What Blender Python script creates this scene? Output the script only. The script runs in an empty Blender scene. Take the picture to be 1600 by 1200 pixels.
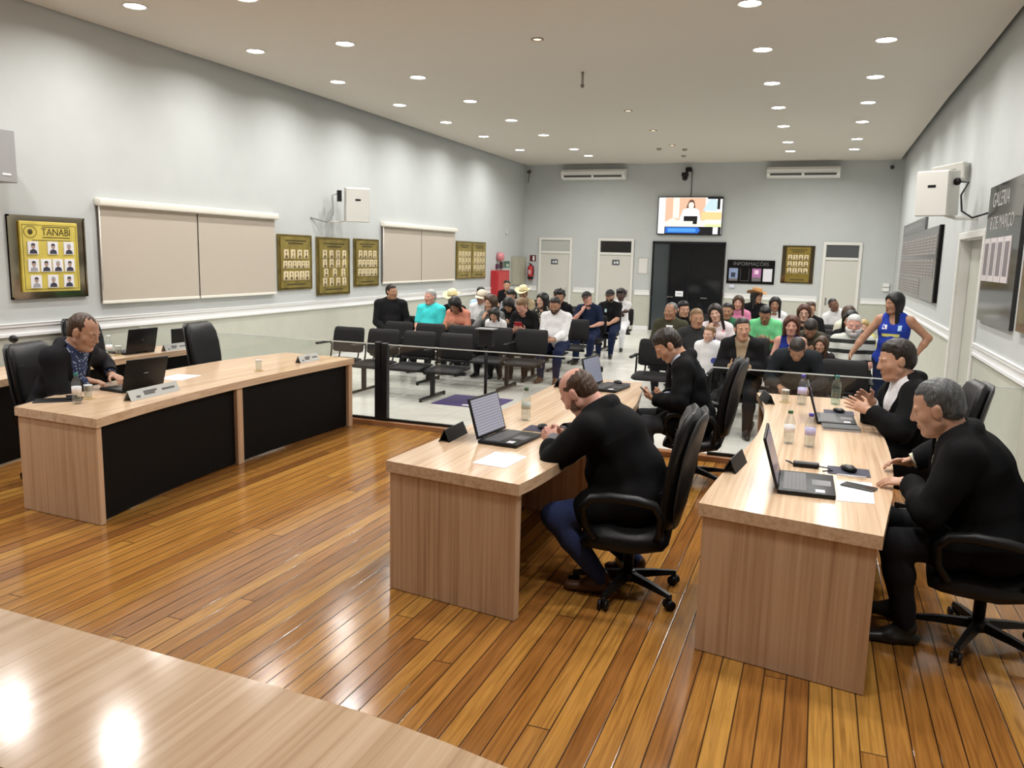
import bpy, bmesh, math, random
import numpy as np
from mathutils import Vector, Matrix

random.seed(7)
rng = np.random.default_rng(7)
SC = bpy.context.scene
COL = SC.collection
PI = math.pi
XL, XR, D, H, YN = -7.84, 1.67, 21.76, 4.34, -3.2     # the hall: window wall, panel wall, far wall, ceiling, near wall
YS = 7.80                                             # line of the glass railing

# ------------------------------------------------------------------ materials
MATS = {}


def nd(nt, t, **kw):
    n = nt.nodes.new(t)
    for k, v in kw.items():
        setattr(n, k, v)
    return n


def mat(name, col, rough=0.5, metal=0.0, spec=0.5, emit=None, estr=0.0, trans=0.0, ior=1.45, alpha=1.0, coat=0.0, noise=0.0, nscale=40, bump=0.0):
    if name in MATS:
        return MATS[name]
    m = bpy.data.materials.new(name)
    m.use_nodes = True
    nt = m.node_tree
    b = nt.nodes['Principled BSDF']
    b.inputs['Base Color'].default_value = (*col, 1)
    b.inputs['Roughness'].default_value = rough
    b.inputs['Metallic'].default_value = metal
    b.inputs['Specular IOR Level'].default_value = spec
    b.inputs['Transmission Weight'].default_value = trans
    b.inputs['IOR'].default_value = ior
    b.inputs['Alpha'].default_value = alpha
    b.inputs['Coat Weight'].default_value = coat
    if emit:
        b.inputs['Emission Color'].default_value = (*emit, 1)
        b.inputs['Emission Strength'].default_value = estr
    if noise or bump:
        tc = nd(nt, 'ShaderNodeTexCoord')
        n = nd(nt, 'ShaderNodeTexNoise')
        n.inputs['Scale'].default_value = nscale
        n.inputs['Detail'].default_value = 4
        nt.links.new(tc.outputs['Object'], n.inputs['Vector'])
        if noise:
            r = nd(nt, 'ShaderNodeValToRGB')
            r.color_ramp.elements[0].position = 0.3
            r.color_ramp.elements[1].position = 0.7
            r.color_ramp.elements[0].color = (*[c * (1 - noise) for c in col], 1)
            r.color_ramp.elements[1].color = (*[min(1, c * (1 + noise)) for c in col], 1)
            nt.links.new(n.outputs['Fac'], r.inputs['Fac'])
            nt.links.new(r.outputs['Color'], b.inputs['Base Color'])
        if bump:
            bp = nd(nt, 'ShaderNodeBump')
            bp.inputs['Strength'].default_value = bump
            bp.inputs['Distance'].default_value = 0.004
            nt.links.new(n.outputs['Fac'], bp.inputs['Height'])
            nt.links.new(bp.outputs['Normal'], b.inputs['Normal'])
    MATS[name] = m
    return m


def ramp(nt, stops):
    r = nd(nt, 'ShaderNodeValToRGB')
    e = r.color_ramp.elements
    while len(e) < len(stops):
        e.new(0.5)
    for i, (p, c) in enumerate(stops):
        e[i].position = p
        e[i].color = (*c, 1)
    return r


def laminate(name, axis, stops, rough=0.3, fine=55.0):
    """oak laminate: streaks running along one axis of the object"""
    m = bpy.data.materials.new(name)
    m.use_nodes = True
    nt = m.node_tree
    b = nt.nodes['Principled BSDF']
    tc = nd(nt, 'ShaderNodeTexCoord')
    out = []
    for sc, st, det in ((fine, 0.9, 3), (fine * 0.22, 0.5, 2)):
        mp = nd(nt, 'ShaderNodeMapping')
        s = [sc, sc, sc]
        s['xyz'.index(axis)] = st
        mp.inputs['Scale'].default_value = s
        nt.links.new(tc.outputs['Object'], mp.inputs['Vector'])
        n = nd(nt, 'ShaderNodeTexNoise')
        n.inputs['Scale'].default_value = 1.0
        n.inputs['Detail'].default_value = det
        n.inputs['Roughness'].default_value = 0.55
        n.inputs['Distortion'].default_value = 0.35
        nt.links.new(mp.outputs['Vector'], n.inputs['Vector'])
        out.append(n)
    mx = nd(nt, 'ShaderNodeMix', data_type='FLOAT')
    mx.inputs[0].default_value = 0.45
    nt.links.new(out[0].outputs['Fac'], mx.inputs[2])
    nt.links.new(out[1].outputs['Fac'], mx.inputs[3])
    r = ramp(nt, stops)
    nt.links.new(mx.outputs[0], r.inputs['Fac'])
    nt.links.new(r.outputs['Color'], b.inputs['Base Color'])
    b.inputs['Roughness'].default_value = rough
    MATS[name] = m
    return m


def plank_floor():
    m = bpy.data.materials.new('varnished_plank_floor')
    m.use_nodes = True
    nt = m.node_tree
    L = nt.links.new
    b = nt.nodes['Principled BSDF']
    tc = nd(nt, 'ShaderNodeTexCoord')
    sp = nd(nt, 'ShaderNodeSeparateXYZ')
    L(tc.outputs['Object'], sp.inputs[0])

    def mth(op, a, c=None, d=None):
        n = nd(nt, 'ShaderNodeMath', operation=op)
        for i, v in enumerate((a, c, d)):
            if v is None:
                continue
            if hasattr(v, 'name') and hasattr(v, 'is_linked'):
                L(v, n.inputs[i])
            else:
                n.inputs[i].default_value = v
        return n.outputs[0]
    W = 0.098
    u = mth('DIVIDE', sp.outputs[0], W)
    pid = mth('FLOOR', u)
    fr = mth('FRACT', u)
    wn = nd(nt, 'ShaderNodeTexWhiteNoise', noise_dimensions='1D')
    L(pid, wn.inputs['W'])
    v = mth('DIVIDE', mth('ADD', sp.outputs[1], mth('MULTIPLY', wn.outputs['Value'], 9.0)), 5.2)
    seg = mth('FLOOR', v)
    fv = mth('FRACT', v)
    wn2 = nd(nt, 'ShaderNodeTexWhiteNoise', noise_dimensions='2D')
    cb = nd(nt, 'ShaderNodeCombineXYZ')
    L(pid, cb.inputs[0])
    L(seg, cb.inputs[1])
    L(cb.outputs[0], wn2.inputs['Vector'])
    base = ramp(nt, [(0.0, (0.26, 0.105, 0.026)), (0.3, (0.34, 0.145, 0.032)), (0.65, (0.42, 0.195, 0.042)), (1.0, (0.52, 0.27, 0.060))])
    L(wn2.outputs['Value'], base.inputs['Fac'])
    # grain
    cb2 = nd(nt, 'ShaderNodeCombineXYZ')
    L(mth('MULTIPLY', sp.outputs[0], 60.0), cb2.inputs[0])
    L(mth('MULTIPLY', sp.outputs[1], 2.2), cb2.inputs[1])
    L(mth('MULTIPLY', wn2.outputs['Value'], 40.0), cb2.inputs[2])
    ns = nd(nt, 'ShaderNodeTexNoise')
    ns.inputs['Scale'].default_value = 1.0
    ns.inputs['Detail'].default_value = 5
    ns.inputs['Distortion'].default_value = 0.8
    L(cb2.outputs[0], ns.inputs['Vector'])
    gr = ramp(nt, [(0.28, (0.48, 0.42, 0.38)), (0.62, (1.0, 1.0, 1.0))])
    L(ns.outputs['Fac'], gr.inputs['Fac'])
    mul = nd(nt, 'ShaderNodeMix', data_type='RGBA', blend_type='MULTIPLY')
    mul.inputs[0].default_value = 0.85
    L(base.outputs['Color'], mul.inputs[6])
    L(gr.outputs['Color'], mul.inputs[7])
    # seams
    e1 = mth('MINIMUM', fr, mth('SUBTRACT', 1.0, fr))
    e2 = mth('MULTIPLY', mth('MINIMUM', fv, mth('SUBTRACT', 1.0, fv)), 5.2 / W)
    ed = mth('MINIMUM', e1, e2)
    sm = nd(nt, 'ShaderNodeMapRange')
    sm.inputs['From Min'].default_value = 0.012
    sm.inputs['From Max'].default_value = 0.05
    L(ed, sm.inputs['Value'])
    fin = nd(nt, 'ShaderNodeMix', data_type='RGBA')
    fin.inputs[6].default_value = (0.03, 0.012, 0.005, 1)
    L(sm.outputs[0], fin.inputs[0])
    L(mul.outputs[2], fin.inputs[7])
    L(fin.outputs[2], b.inputs['Base Color'])
    b.inputs['Roughness'].default_value = 0.22
    nr = nd(nt, 'ShaderNodeTexNoise')
    nr.inputs['Scale'].default_value = 3.0
    L(tc.outputs['Object'], nr.inputs['Vector'])
    mr = nd(nt, 'ShaderNodeMapRange')
    mr.inputs['To Min'].default_value = 0.10
    mr.inputs['To Max'].default_value = 0.20
    L(nr.outputs['Fac'], mr.inputs['Value'])
    L(mr.outputs[0], b.inputs['Roughness'])
    # each board cups a little, so highlights break from board to board
    tilt = mth('ADD', mth('MULTIPLY', mth('SUBTRACT', wn2.outputs['Value'], 0.5), mth('MULTIPLY', fr, 0.55)), mth('MULTIPLY', sm.outputs[0], 0.35))
    h = mth('ADD', tilt, mth('MULTIPLY', nr.outputs['Fac'], 1.2))
    bp = nd(nt, 'ShaderNodeBump')
    bp.inputs['Strength'].default_value = 0.35
    bp.inputs['Distance'].default_value = 0.004
    L(h, bp.inputs['Height'])
    L(bp.outputs['Normal'], b.inputs['Normal'])
    MATS[m.name] = m
    return m


def tile_floor():
    m = bpy.data.materials.new('pale_stone_tile')
    m.use_nodes = True
    nt = m.node_tree
    L = nt.links.new
    b = nt.nodes['Principled BSDF']
    tc = nd(nt, 'ShaderNodeTexCoord')
    br = nd(nt, 'ShaderNodeTexBrick')
    br.offset = 0.0
    br.inputs['Scale'].default_value = 1.0
    br.inputs['Brick Width'].default_value = 0.8
    br.inputs['Row Height'].default_value = 0.8
    br.inputs['Mortar Size'].default_value = 0.003
    br.inputs['Color1'].default_value = (0.71, 0.70, 0.645, 1)
    br.inputs['Color2'].default_value = (0.75, 0.74, 0.69, 1)
    br.inputs['Mortar'].default_value = (0.50, 0.49, 0.45, 1)
    L(tc.outputs['Object'], br.inputs['Vector'])
    n = nd(nt, 'ShaderNodeTexNoise')
    n.inputs['Scale'].default_value = 1.6
    n.inputs['Detail'].default_value = 6
    n.inputs['Distortion'].default_value = 1.5
    L(tc.outputs['Object'], n.inputs['Vector'])
    r = ramp(nt, [(0.3, (0.86, 0.85, 0.83)), (0.65, (1, 1, 1))])
    L(n.outputs['Fac'], r.inputs['Fac'])
    mx = nd(nt, 'ShaderNodeMix', data_type='RGBA', blend_type='MULTIPLY')
    mx.inputs[0].default_value = 1
    L(br.outputs['Color'], mx.inputs[6])
    L(r.outputs['Color'], mx.inputs[7])
    L(mx.outputs[2], b.inputs['Base Color'])
    b.inputs['Roughness'].default_value = 0.22
    MATS[m.name] = m
    return m


def stripes(name, c1, c2, freq, axis=2, duty=0.5, off=0.0, rough=0.8):
    m = bpy.data.materials.new(name)
    m.use_nodes = True
    nt = m.node_tree
    b = nt.nodes['Principled BSDF']
    tc = nd(nt, 'ShaderNodeTexCoord')
    sp = nd(nt, 'ShaderNodeSeparateXYZ')
    nt.links.new(tc.outputs['Object'], sp.inputs[0])
    a = nd(nt, 'ShaderNodeMath', operation='MULTIPLY_ADD')
    a.inputs[1].default_value = freq
    a.inputs[2].default_value = off
    nt.links.new(sp.outputs[axis], a.inputs[0])
    f = nd(nt, 'ShaderNodeMath', operation='FRACT')
    nt.links.new(a.outputs[0], f.inputs[0])
    r = ramp(nt, [(0.0, c1), (duty, c2)])
    r.color_ramp.interpolation = 'CONSTANT'
    nt.links.new(f.outputs[0], r.inputs['Fac'])
    nt.links.new(r.outputs['Color'], b.inputs['Base Color'])
    b.inputs['Roughness'].default_value = rough
    MATS[name] = m
    return m


def dotted(name, c1, c2, scale, thr=0.35):
    m = bpy.data.materials.new(name)
    m.use_nodes = True
    nt = m.node_tree
    b = nt.nodes['Principled BSDF']
    tc = nd(nt, 'ShaderNodeTexCoord')
    v = nd(nt, 'ShaderNodeTexVoronoi')
    v.inputs['Scale'].default_value = scale
    nt.links.new(tc.outputs['Object'], v.inputs['Vector'])
    r = ramp(nt, [(0.0, c2), (thr, c1)])
    r.color_ramp.interpolation = 'CONSTANT'
    nt.links.new(v.outputs['Distance'], r.inputs['Fac'])
    nt.links.new(r.outputs['Color'], b.inputs['Base Color'])
    b.inputs['Roughness'].default_value = 0.85
    MATS[name] = m
    return m


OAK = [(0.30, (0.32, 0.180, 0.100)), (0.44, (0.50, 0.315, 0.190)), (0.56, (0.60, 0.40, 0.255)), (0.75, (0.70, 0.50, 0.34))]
OAKLIT = [(0.28, (0.42, 0.27, 0.16)), (0.43, (0.60, 0.41, 0.26)), (0.56, (0.70, 0.51, 0.345)), (0.75, (0.78, 0.60, 0.43))]  # paler oak for tops: light falling on them is put into the colour
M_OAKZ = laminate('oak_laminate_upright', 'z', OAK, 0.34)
M_OAKY = laminate('oak_laminate_lit_top', 'y', OAKLIT, 0.13)
M_FLOOR = plank_floor()
M_TILE = tile_floor()
M_BLACKP = mat('black_panel', (0.0045, 0.004, 0.0038), 0.6, spec=0.14)
M_WALL = mat('white_wall_paint', (0.49, 0.51, 0.505), 0.75, noise=0.02, nscale=3)
M_WALLLOW = mat('sage_beige_wall_paint', (0.50, 0.505, 0.435), 0.55, noise=0.03, nscale=4)
M_CEIL = mat('ceiling_paint', (0.60, 0.56, 0.50), 0.85)
M_TRIM = mat('white_trim_paint', (0.82, 0.82, 0.82), 0.4)
M_DOORW = mat('pale_door_paint', (0.56, 0.55, 0.50), 0.45)
M_FRAMEW = mat('door_frame_paint', (0.68, 0.67, 0.63), 0.45)
M_LEATHER = mat('black_leather', (0.007, 0.007, 0.0075), 0.38, spec=0.4, bump=0.25, nscale=180)
M_PLASTIC = mat('black_plastic', (0.007, 0.007, 0.0075), 0.42, spec=0.35)
M_METALK = mat('black_metal', (0.02, 0.02, 0.021), 0.35, 0.6)
M_CHROME = mat('chrome', (0.75, 0.75, 0.76), 0.18, 1.0)
M_BENCH = mat('black_seat_vinyl', (0.008, 0.0075, 0.008), 0.6, spec=0.3)
M_BENCHM = mat('dark_grey_seat_metal', (0.022, 0.020, 0.019), 0.45, 0.3)
M_PAPER = mat('white_paper', (0.86, 0.87, 0.9), 0.7)
M_WPLAST = mat('white_plastic', (0.78, 0.77, 0.74), 0.4)
M_LED = mat('lamp_glow', (1, 1, 1), 0.5, emit=(1.0, 0.965, 0.90), estr=26.0)
M_WARM = mat('added_warm_glow', (1, 0.9, 0.7), 0.5, emit=(1.0, 0.78, 0.5), estr=3.0)  # warm glow added to lamps that are unlit
M_GLASS = mat('clear_glass', (0.94, 0.97, 0.96), 0.02, trans=1.0, ior=1.25)
M_GEDGE = mat('glass_edge', (0.55, 0.66, 0.64), 0.15, spec=0.8)


def thin_glass(name, tint, refl=0.12):
    """flat pane: mostly lets light straight through, mirrors a little"""
    m = bpy.data.materials.new(name)
    m.use_nodes = True
    nt = m.node_tree
    nt.nodes.remove(nt.nodes['Principled BSDF'])
    o = nt.nodes['Material Output']
    t = nd(nt, 'ShaderNodeBsdfTransparent')
    t.inputs['Color'].default_value = (*tint, 1)
    g = nd(nt, 'ShaderNodeBsdfGlossy')
    g.inputs['Roughness'].default_value = 0.03
    mx = nd(nt, 'ShaderNodeMixShader')
    lw = nd(nt, 'ShaderNodeLayerWeight')
    lw.inputs['Blend'].default_value = 0.5
    pw = nd(nt, 'ShaderNodeMath', operation='POWER')
    pw.inputs[1].default_value = 4.0
    nt.links.new(lw.outputs['Facing'], pw.inputs[0])
    ma = nd(nt, 'ShaderNodeMath', operation='MULTIPLY_ADD')
    ma.inputs[1].default_value = 0.6
    ma.inputs[2].default_value = refl * 0.35
    nt.links.new(pw.outputs[0], ma.inputs[0])
    nt.links.new(ma.outputs[0], mx.inputs[0])
    nt.links.new(t.outputs[0], mx.inputs[1])
    nt.links.new(g.outputs[0], mx.inputs[2])
    nt.links.new(mx.outputs[0], o.inputs['Surface'])
    MATS[name] = m
    return m


M_PANE = thin_glass('railing_glass', (0.955, 0.965, 0.96))
M_BOTTLE = thin_glass('thin_clear_plastic', (0.93, 0.955, 0.96), 0.25)
M_BOTTLEG = thin_glass('thin_green_plastic', (0.80, 0.91, 0.87), 0.3)
M_DARKGLASS = mat('dark_glass', (0.012, 0.013, 0.014), 0.06, spec=0.5)
M_GOLD = mat('brass_plate', (0.46, 0.34, 0.085), 0.28, 0.85, noise=0.12, nscale=9)
M_GOLDD = mat('aged_brass_plate', (0.24, 0.18, 0.055), 0.25, 0.8, noise=0.35, nscale=5)
M_BRONZE = mat('polished_bronze_frame', (0.42, 0.36, 0.25), 0.08, 1.0)
M_SCREEN_OFF = mat('dark_screen', (0.018, 0.018, 0.022), 0.12)
M_WATER = M_BOTTLE


# ------------------------------------------------------------------ mesh helpers
class MB:
    def __init__(self):
        self.v, self.f, self.mi, self.sm = [], [], [], []

    def add(self, vs, fs, mi=0, smooth=False, M=None):
        b = len(self.v)
        for p in vs:
            self.v.append(tuple(M @ Vector(p)) if M is not None else tuple(p))
        for f in fs:
            self.f.append(tuple(i + b for i in f))
            self.mi.append(mi)
            self.sm.append(smooth)
        return self

    def box(self, x0, x1, y0, y1, z0, z1, mi=0, M=None, bev=0.0, seg=1):
        if bev <= 0:
            vs = [(x, y, z) for z in (z0, z1) for y in (y0, y1) for x in (x0, x1)]
            fs = [(0, 2, 3, 1), (4, 5, 7, 6), (0, 1, 5, 4), (2, 6, 7, 3), (0, 4, 6, 2), (1, 3, 7, 5)]
            return self.add(vs, fs, mi, False, M)
        bm = bmesh.new()
        bmesh.ops.create_cube(bm, size=1)
        for v in bm.verts:
            v.co = Vector(((x0 + x1) / 2 + v.co.x * (x1 - x0), (y0 + y1) / 2 + v.co.y * (y1 - y0), (z0 + z1) / 2 + v.co.z * (z1 - z0)))
        bmesh.ops.bevel(bm, geom=bm.edges[:], offset=bev, segments=seg, affect='EDGES', profile=0.5)
        bm.verts.ensure_lookup_table()
        self.add([v.co[:] for v in bm.verts], [[v.index for v in f.verts] for f in bm.faces], mi, seg > 1, M)
        bm.free()
        return self

    def prism(self, pts, z0, z1, mi=0, M=None):
        """outline in plan, counter-clockwise, extruded upward"""
        n = len(pts)
        vs = [(p[0], p[1], z0) for p in pts] + [(p[0], p[1], z1) for p in pts]
        fs = [tuple(range(n - 1, -1, -1)), tuple(range(n, 2 * n))] + [(i, (i + 1) % n, n + (i + 1) % n, n + i) for i in range(n)]
        return self.add(vs, fs, mi, False, M)

    def tube(self, path, r, n=8, mi=0, M=None, closed=False, flat=1.0):
        P = [Vector(p) for p in path]
        rs = r if hasattr(r, '__len__') else [r] * len(P)
        up = Vector((0, 0, 1))
        rings = []
        prev = None
        for i, p in enumerate(P):
            a = P[max(i - 1, 0)] if not closed else P[i - 1]
            c = P[min(i + 1, len(P) - 1)] if not closed else P[(i + 1) % len(P)]
            t = (c - a).normalized()
            if prev is None:
                s = t.cross(up)
                if s.length < 0.1:
                    s = t.cross(Vector((1, 0, 0)))
            else:
                s = prev - t * prev.dot(t)
            s.normalize()
            prev = s
            w = t.cross(s).normalized()
            rings.append([p + s * (rs[i] * math.cos(2 * PI * k / n)) + w * (rs[i] * flat * math.sin(2 * PI * k / n)) for k in range(n)])
        vs = [q for rg in rings for q in rg]
        fs = []
        m = len(P)
        for i in range(m if closed else m - 1):
            j = (i + 1) % m
            for k in range(n):
                fs.append((i * n + k, i * n + (k + 1) % n, j * n + (k + 1) % n, j * n + k))
        if not closed:
            fs.append(tuple(range(n - 1, -1, -1)))
            fs.append(tuple((m - 1) * n + k for k in range(n)))
        return self.add(vs, fs, mi, True, M)

    def lathe(self, prof, n=16, mi=0, M=None, c=(0, 0)):
        """profile of (radius, z) turned about a vertical axis"""
        vs, fs = [], []
        for r, z in prof:
            for k in range(n):
                a = 2 * PI * k / n
                vs.append((c[0] + r * math.cos(a), c[1] + r * math.sin(a), z))
        for i in range(len(prof) - 1):
            for k in range(n):
                fs.append((i * n + k, i * n + (k + 1) % n, (i + 1) * n + (k + 1) % n, (i + 1) * n + k))
        fs.append(tuple(range(n - 1, -1, -1)))
        fs.append(tuple((len(prof) - 1) * n + k for k in range(n)))
        return self.add(vs, fs, mi, True, M)

    def ball(self, c, r, n=10, m=6, mi=0, M=None):
        r = r if hasattr(r, '__len__') else (r, r, r)
        vs = [(c[0], c[1], c[2] + r[2])]
        for i in range(1, m):
            t = PI * i / m
            for k in range(n):
                a = 2 * PI * k / n
                vs.append((c[0] + r[0] * math.sin(t) * math.cos(a), c[1] + r[1] * math.sin(t) * math.sin(a), c[2] + r[2] * math.cos(t)))
        vs.append((c[0], c[1], c[2] - r[2]))
        fs = [(0, 1 + k, 1 + (k + 1) % n) for k in range(n)]
        for i in range(m - 2):
            for k in range(n):
                a = 1 + i * n
                fs.append((a + k, a + n + k, a + n + (k + 1) % n, a + (k + 1) % n))
        e = len(vs) - 1
        a = 1 + (m - 2) * n
        fs += [(e, a + (k + 1) % n, a + k) for k in range(n)]
        return self.add(vs, fs, mi, True, M)

    def slab(self, path, widths, thick, nx=7, curve=0.0, mi=0, M=None, ex=2.6, n=None):
        """padded slab: path of (y, z) up its middle; superellipse sections across x; curve bows its sides forward (+y)"""
        n = n or 20
        m = len(path)
        vs = []
        for i, (y, z) in enumerate(path):
            a = path[max(i - 1, 0)]
            c = path[min(i + 1, m - 1)]
            t = Vector((0, c[0] - a[0], c[1] - a[1])).normalized()
            nrm = Vector((0, t.z, -t.y))
            for k in range(n):
                th = 2 * PI * k / n
                cx, sy = math.cos(th), math.sin(th)
                x = widths[i] * math.copysign(abs(cx) ** (2 / ex), cx)
                w = thick[i] * math.copysign(abs(sy) ** (2 / ex), sy)
                cv = curve * (x / max(max(widths), 1e-6)) ** 2
                p = Vector((x, y, z)) + nrm * (w + cv)
                vs.append(p[:])
        fs = []
        for i in range(m - 1):
            for k in range(n):
                fs.append((i * n + k, i * n + (k + 1) % n, (i + 1) * n + (k + 1) % n, (i + 1) * n + k))
        fs.append(tuple(range(n - 1, -1, -1)))
        fs.append(tuple((m - 1) * n + k for k in range(n)))
        return self.add(vs, fs, mi, True, M)

    def build(self, name, mats, parent=None, loc=None, rot=None):
        me = bpy.data.meshes.new(name)
        me.from_pydata(self.v, [], self.f)
        for m in (mats if isinstance(mats, (list, tuple)) else [mats]):
            me.materials.append(m)
        me.polygons.foreach_set('material_index', self.mi)
        me.polygons.foreach_set('use_smooth', self.sm)
        bm = bmesh.new()
        bm.from_mesh(me)
        bmesh.ops.recalc_face_normals(bm, faces=bm.faces[:])
        bm.to_mesh(me)
        bm.free()
        o = bpy.data.objects.new(name, me)
        COL.objects.link(o)
        if parent is not None:
            o.parent = parent
        if loc:
            o.location = loc
        if rot:
            o.rotation_euler = rot
        return o


def tag(o, label=None, cat=None, group=None, kind=None):
    if label:
        o['label'] = label
    if cat:
        o['category'] = cat
    if group:
        o['group'] = group
    if kind:
        o['kind'] = kind
    return o


def thing(name, label, cat, loc=(0, 0, 0), rz=0.0, group=None):
    o = bpy.data.objects.new(name, None)
    COL.objects.link(o)
    o.location = loc
    o.rotation_euler = (0, 0, rz)
    o.empty_display_size = 0.1
    return tag(o, label, cat, group)


def copy_tree(o, parent=None):
    c = o.copy()
    COL.objects.link(c)
    if parent is not None:
        c.parent = parent
    for ch in list(o.children):
        copy_tree(ch, c)
    return c


def struct(o):
    o['kind'] = 'structure'
    return o


def text(s, size, m, parent, loc, rot, name='lettering', extrude=0.0015, align='CENTER', sx=1.0):
    cu = bpy.data.curves.new(name, 'FONT')
    cu.body = s
    cu.size = size
    cu.extrude = extrude
    cu.align_x = align
    cu.align_y = 'CENTER'
    cu.materials.append(m)
    tmp = bpy.data.objects.new(name, cu)
    COL.objects.link(tmp)
    dg = bpy.context.evaluated_depsgraph_get()
    me = bpy.data.meshes.new_from_object(tmp.evaluated_get(dg))
    bpy.data.objects.remove(tmp)
    bpy.data.curves.remove(cu)
    me.name = name
    o = bpy.data.objects.new(name, me)
    COL.objects.link(o)
    o.parent = parent
    o.location = loc
    o.rotation_euler = rot
    o.scale = (sx, 1, 1)
    return o
# ------------------------------------------------------------------ camera
def camera():
    yaw, pitch, roll, f, h = 0.35519, -0.15731, 0.02487, 1272.25, 1.9
    cy, sy, cp, sp, cr, sr = math.cos(yaw), math.sin(yaw), math.cos(pitch), math.sin(pitch), math.cos(roll), math.sin(roll)
    fw = Vector((-sy * cp, cy * cp, sp))
    rt = Vector((cy, sy, 0))
    up = rt.cross(fw)
    r2 = rt * cr + up * sr
    u2 = up * cr - rt * sr
    cam = bpy.data.cameras.new('camera')
    cam.sensor_width = 36
    cam.lens = 36 * f / 1600
    cam.clip_start = 0.05
    cam.clip_end = 100
    o = bpy.data.objects.new('camera', cam)
    COL.objects.link(o)
    M = Matrix((r2, u2, -fw)).transposed().to_4x4()
    M.translation = (0, 0, h)
    o.matrix_world = M
    SC.camera = o


camera()

# ------------------------------------------------------------------ the hall
struct(MB().box(XL, XR, YN, YS - 0.06, -0.12, 0).build('floor', M_FLOOR))
struct(MB().box(XL, XR, YS - 0.06, D, -0.12, 0.0).build('floor_tiles', M_TILE))
sill = MB().box(XL, XR, YS - 0.06, YS + 0.05, 0.0, 0.055, bev=0.006)
struct(sill.build('trim_1', mat('varnished_wood_kerb', (0.30, 0.135, 0.055), 0.3)))
# ceiling board: its edges stop short of the side walls, leaving a dark slot
LE = [(-7.80, YN), (-7.83, 4.0), (-7.83, 6.6), (-7.80, 8.1), (-7.72, 11.7), (-7.74, 15.2), (-7.79, 21.2), (-7.79, D)]
RE = [(1.585, D), (1.57, 21.2), (1.565, 13.9), (1.595, 11.4), (1.60, 9.4), (1.62, 5), (1.62, YN)]
LE = [(max(x, XL + 0.02), y) for x, y in LE]
pts = [(p[0], p[1]) for p in reversed(LE)] + [(x, y) for x, y in reversed(RE)]
struct(MB().prism(pts, H, H + 0.16).build('ceiling', [M_CEIL]))
struct(MB().box(XL, XR, YN, D, H + 0.34, H + 0.44).build('ceiling_slab', M_CEIL))
ZR = 0.985


def wall(name, x0, x1, y0, y1, holes=()):
    m = MB()
    m.box(x0, x1, y0, y1, 0, ZR, 1)
    m.box(x0, x1, y0, y1, ZR, H + 0.34, 0)
    return struct(m.build(name, [M_WALL, M_WALLLOW]))


wall('wall_left', XL - 0.15, XL, YN, D)
wall('wall_back', XL - 0.15, XR + 0.15, D, D + 0.15)
wall('wall_front', XL - 0.15, XR + 0.15, YN - 0.15, YN)
# panel wall with the doorway cut out
DY0, DY1, DZ = 10.33, 11.98, 2.24
m = MB()
for a, b in ((YN, DY0), (DY1, D)):
    m.box(XR, XR + 0.16, a, b, 0, ZR, 1)
    m.box(XR, XR + 0.16, a, b, ZR, DZ, 0)
m.box(XR, XR + 0.16, YN, D, DZ, H + 0.34, 0)
struct(m.build('wall_right', [M_WALL, M_WALLLOW]))


def rail_profile(m, axis, pos, a, b, sgn):
    """moulded chair rail: a flat board with a bead above and below"""
    for z0, z1, d in ((0.925, 0.955, 0.022), (0.955, 1.025, 0.012), (1.025, 1.055, 0.024), (1.055, 1.062, 0.03)):
        lo, hi = sorted((pos, pos + sgn * d))
        if axis == 'x':
            m.box(lo, hi, a, b, z0, z1)
        else:
            m.box(a, b, lo, hi, z0, z1)


m = MB()
rail_profile(m, 'x', XL, YN, D, 1)
struct(m.build('trim_2', M_TRIM))
m = MB()
for a, b in ((YN, DY0 - 0.07), (DY1 + 0.07, D)):
    rail_profile(m, 'x', XR, a, b, -1)
struct(m.build('trim_3', M_TRIM))
m = MB()
DOORS = [(-7.36, -6.40), (-5.68, -4.69), (0.03, 0.92)]
for a, b in ((XL, -7.42), (-6.34, -5.74), (-4.63, -4.22), (-2.28, -0.03), (0.98, XR)):
    rail_profile(m, 'y', D, a, b, -1)
struct(m.build('trim_4', M_TRIM))
m = MB()
m.box(XL, XL + 0.015, YN, D, 0, 0.1)
struct(m.build('baseboard_left', M_TRIM))
m = MB()
for a, b in ((XL, -7.42), (-6.34, -5.74), (-4.63, -4.22), (-2.28, -0.03), (0.98, XR)):
    m.box(a, b, D - 0.015, D, 0, 0.1)
struct(m.build('baseboard_back', M_TRIM))
m = MB()
for a, b in ((YN, DY0 - 0.07), (DY1 + 0.07, D)):
    m.box(XR - 0.015, XR, a, b, 0, 0.1)
struct(m.build('baseboard_right', M_TRIM))

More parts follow.
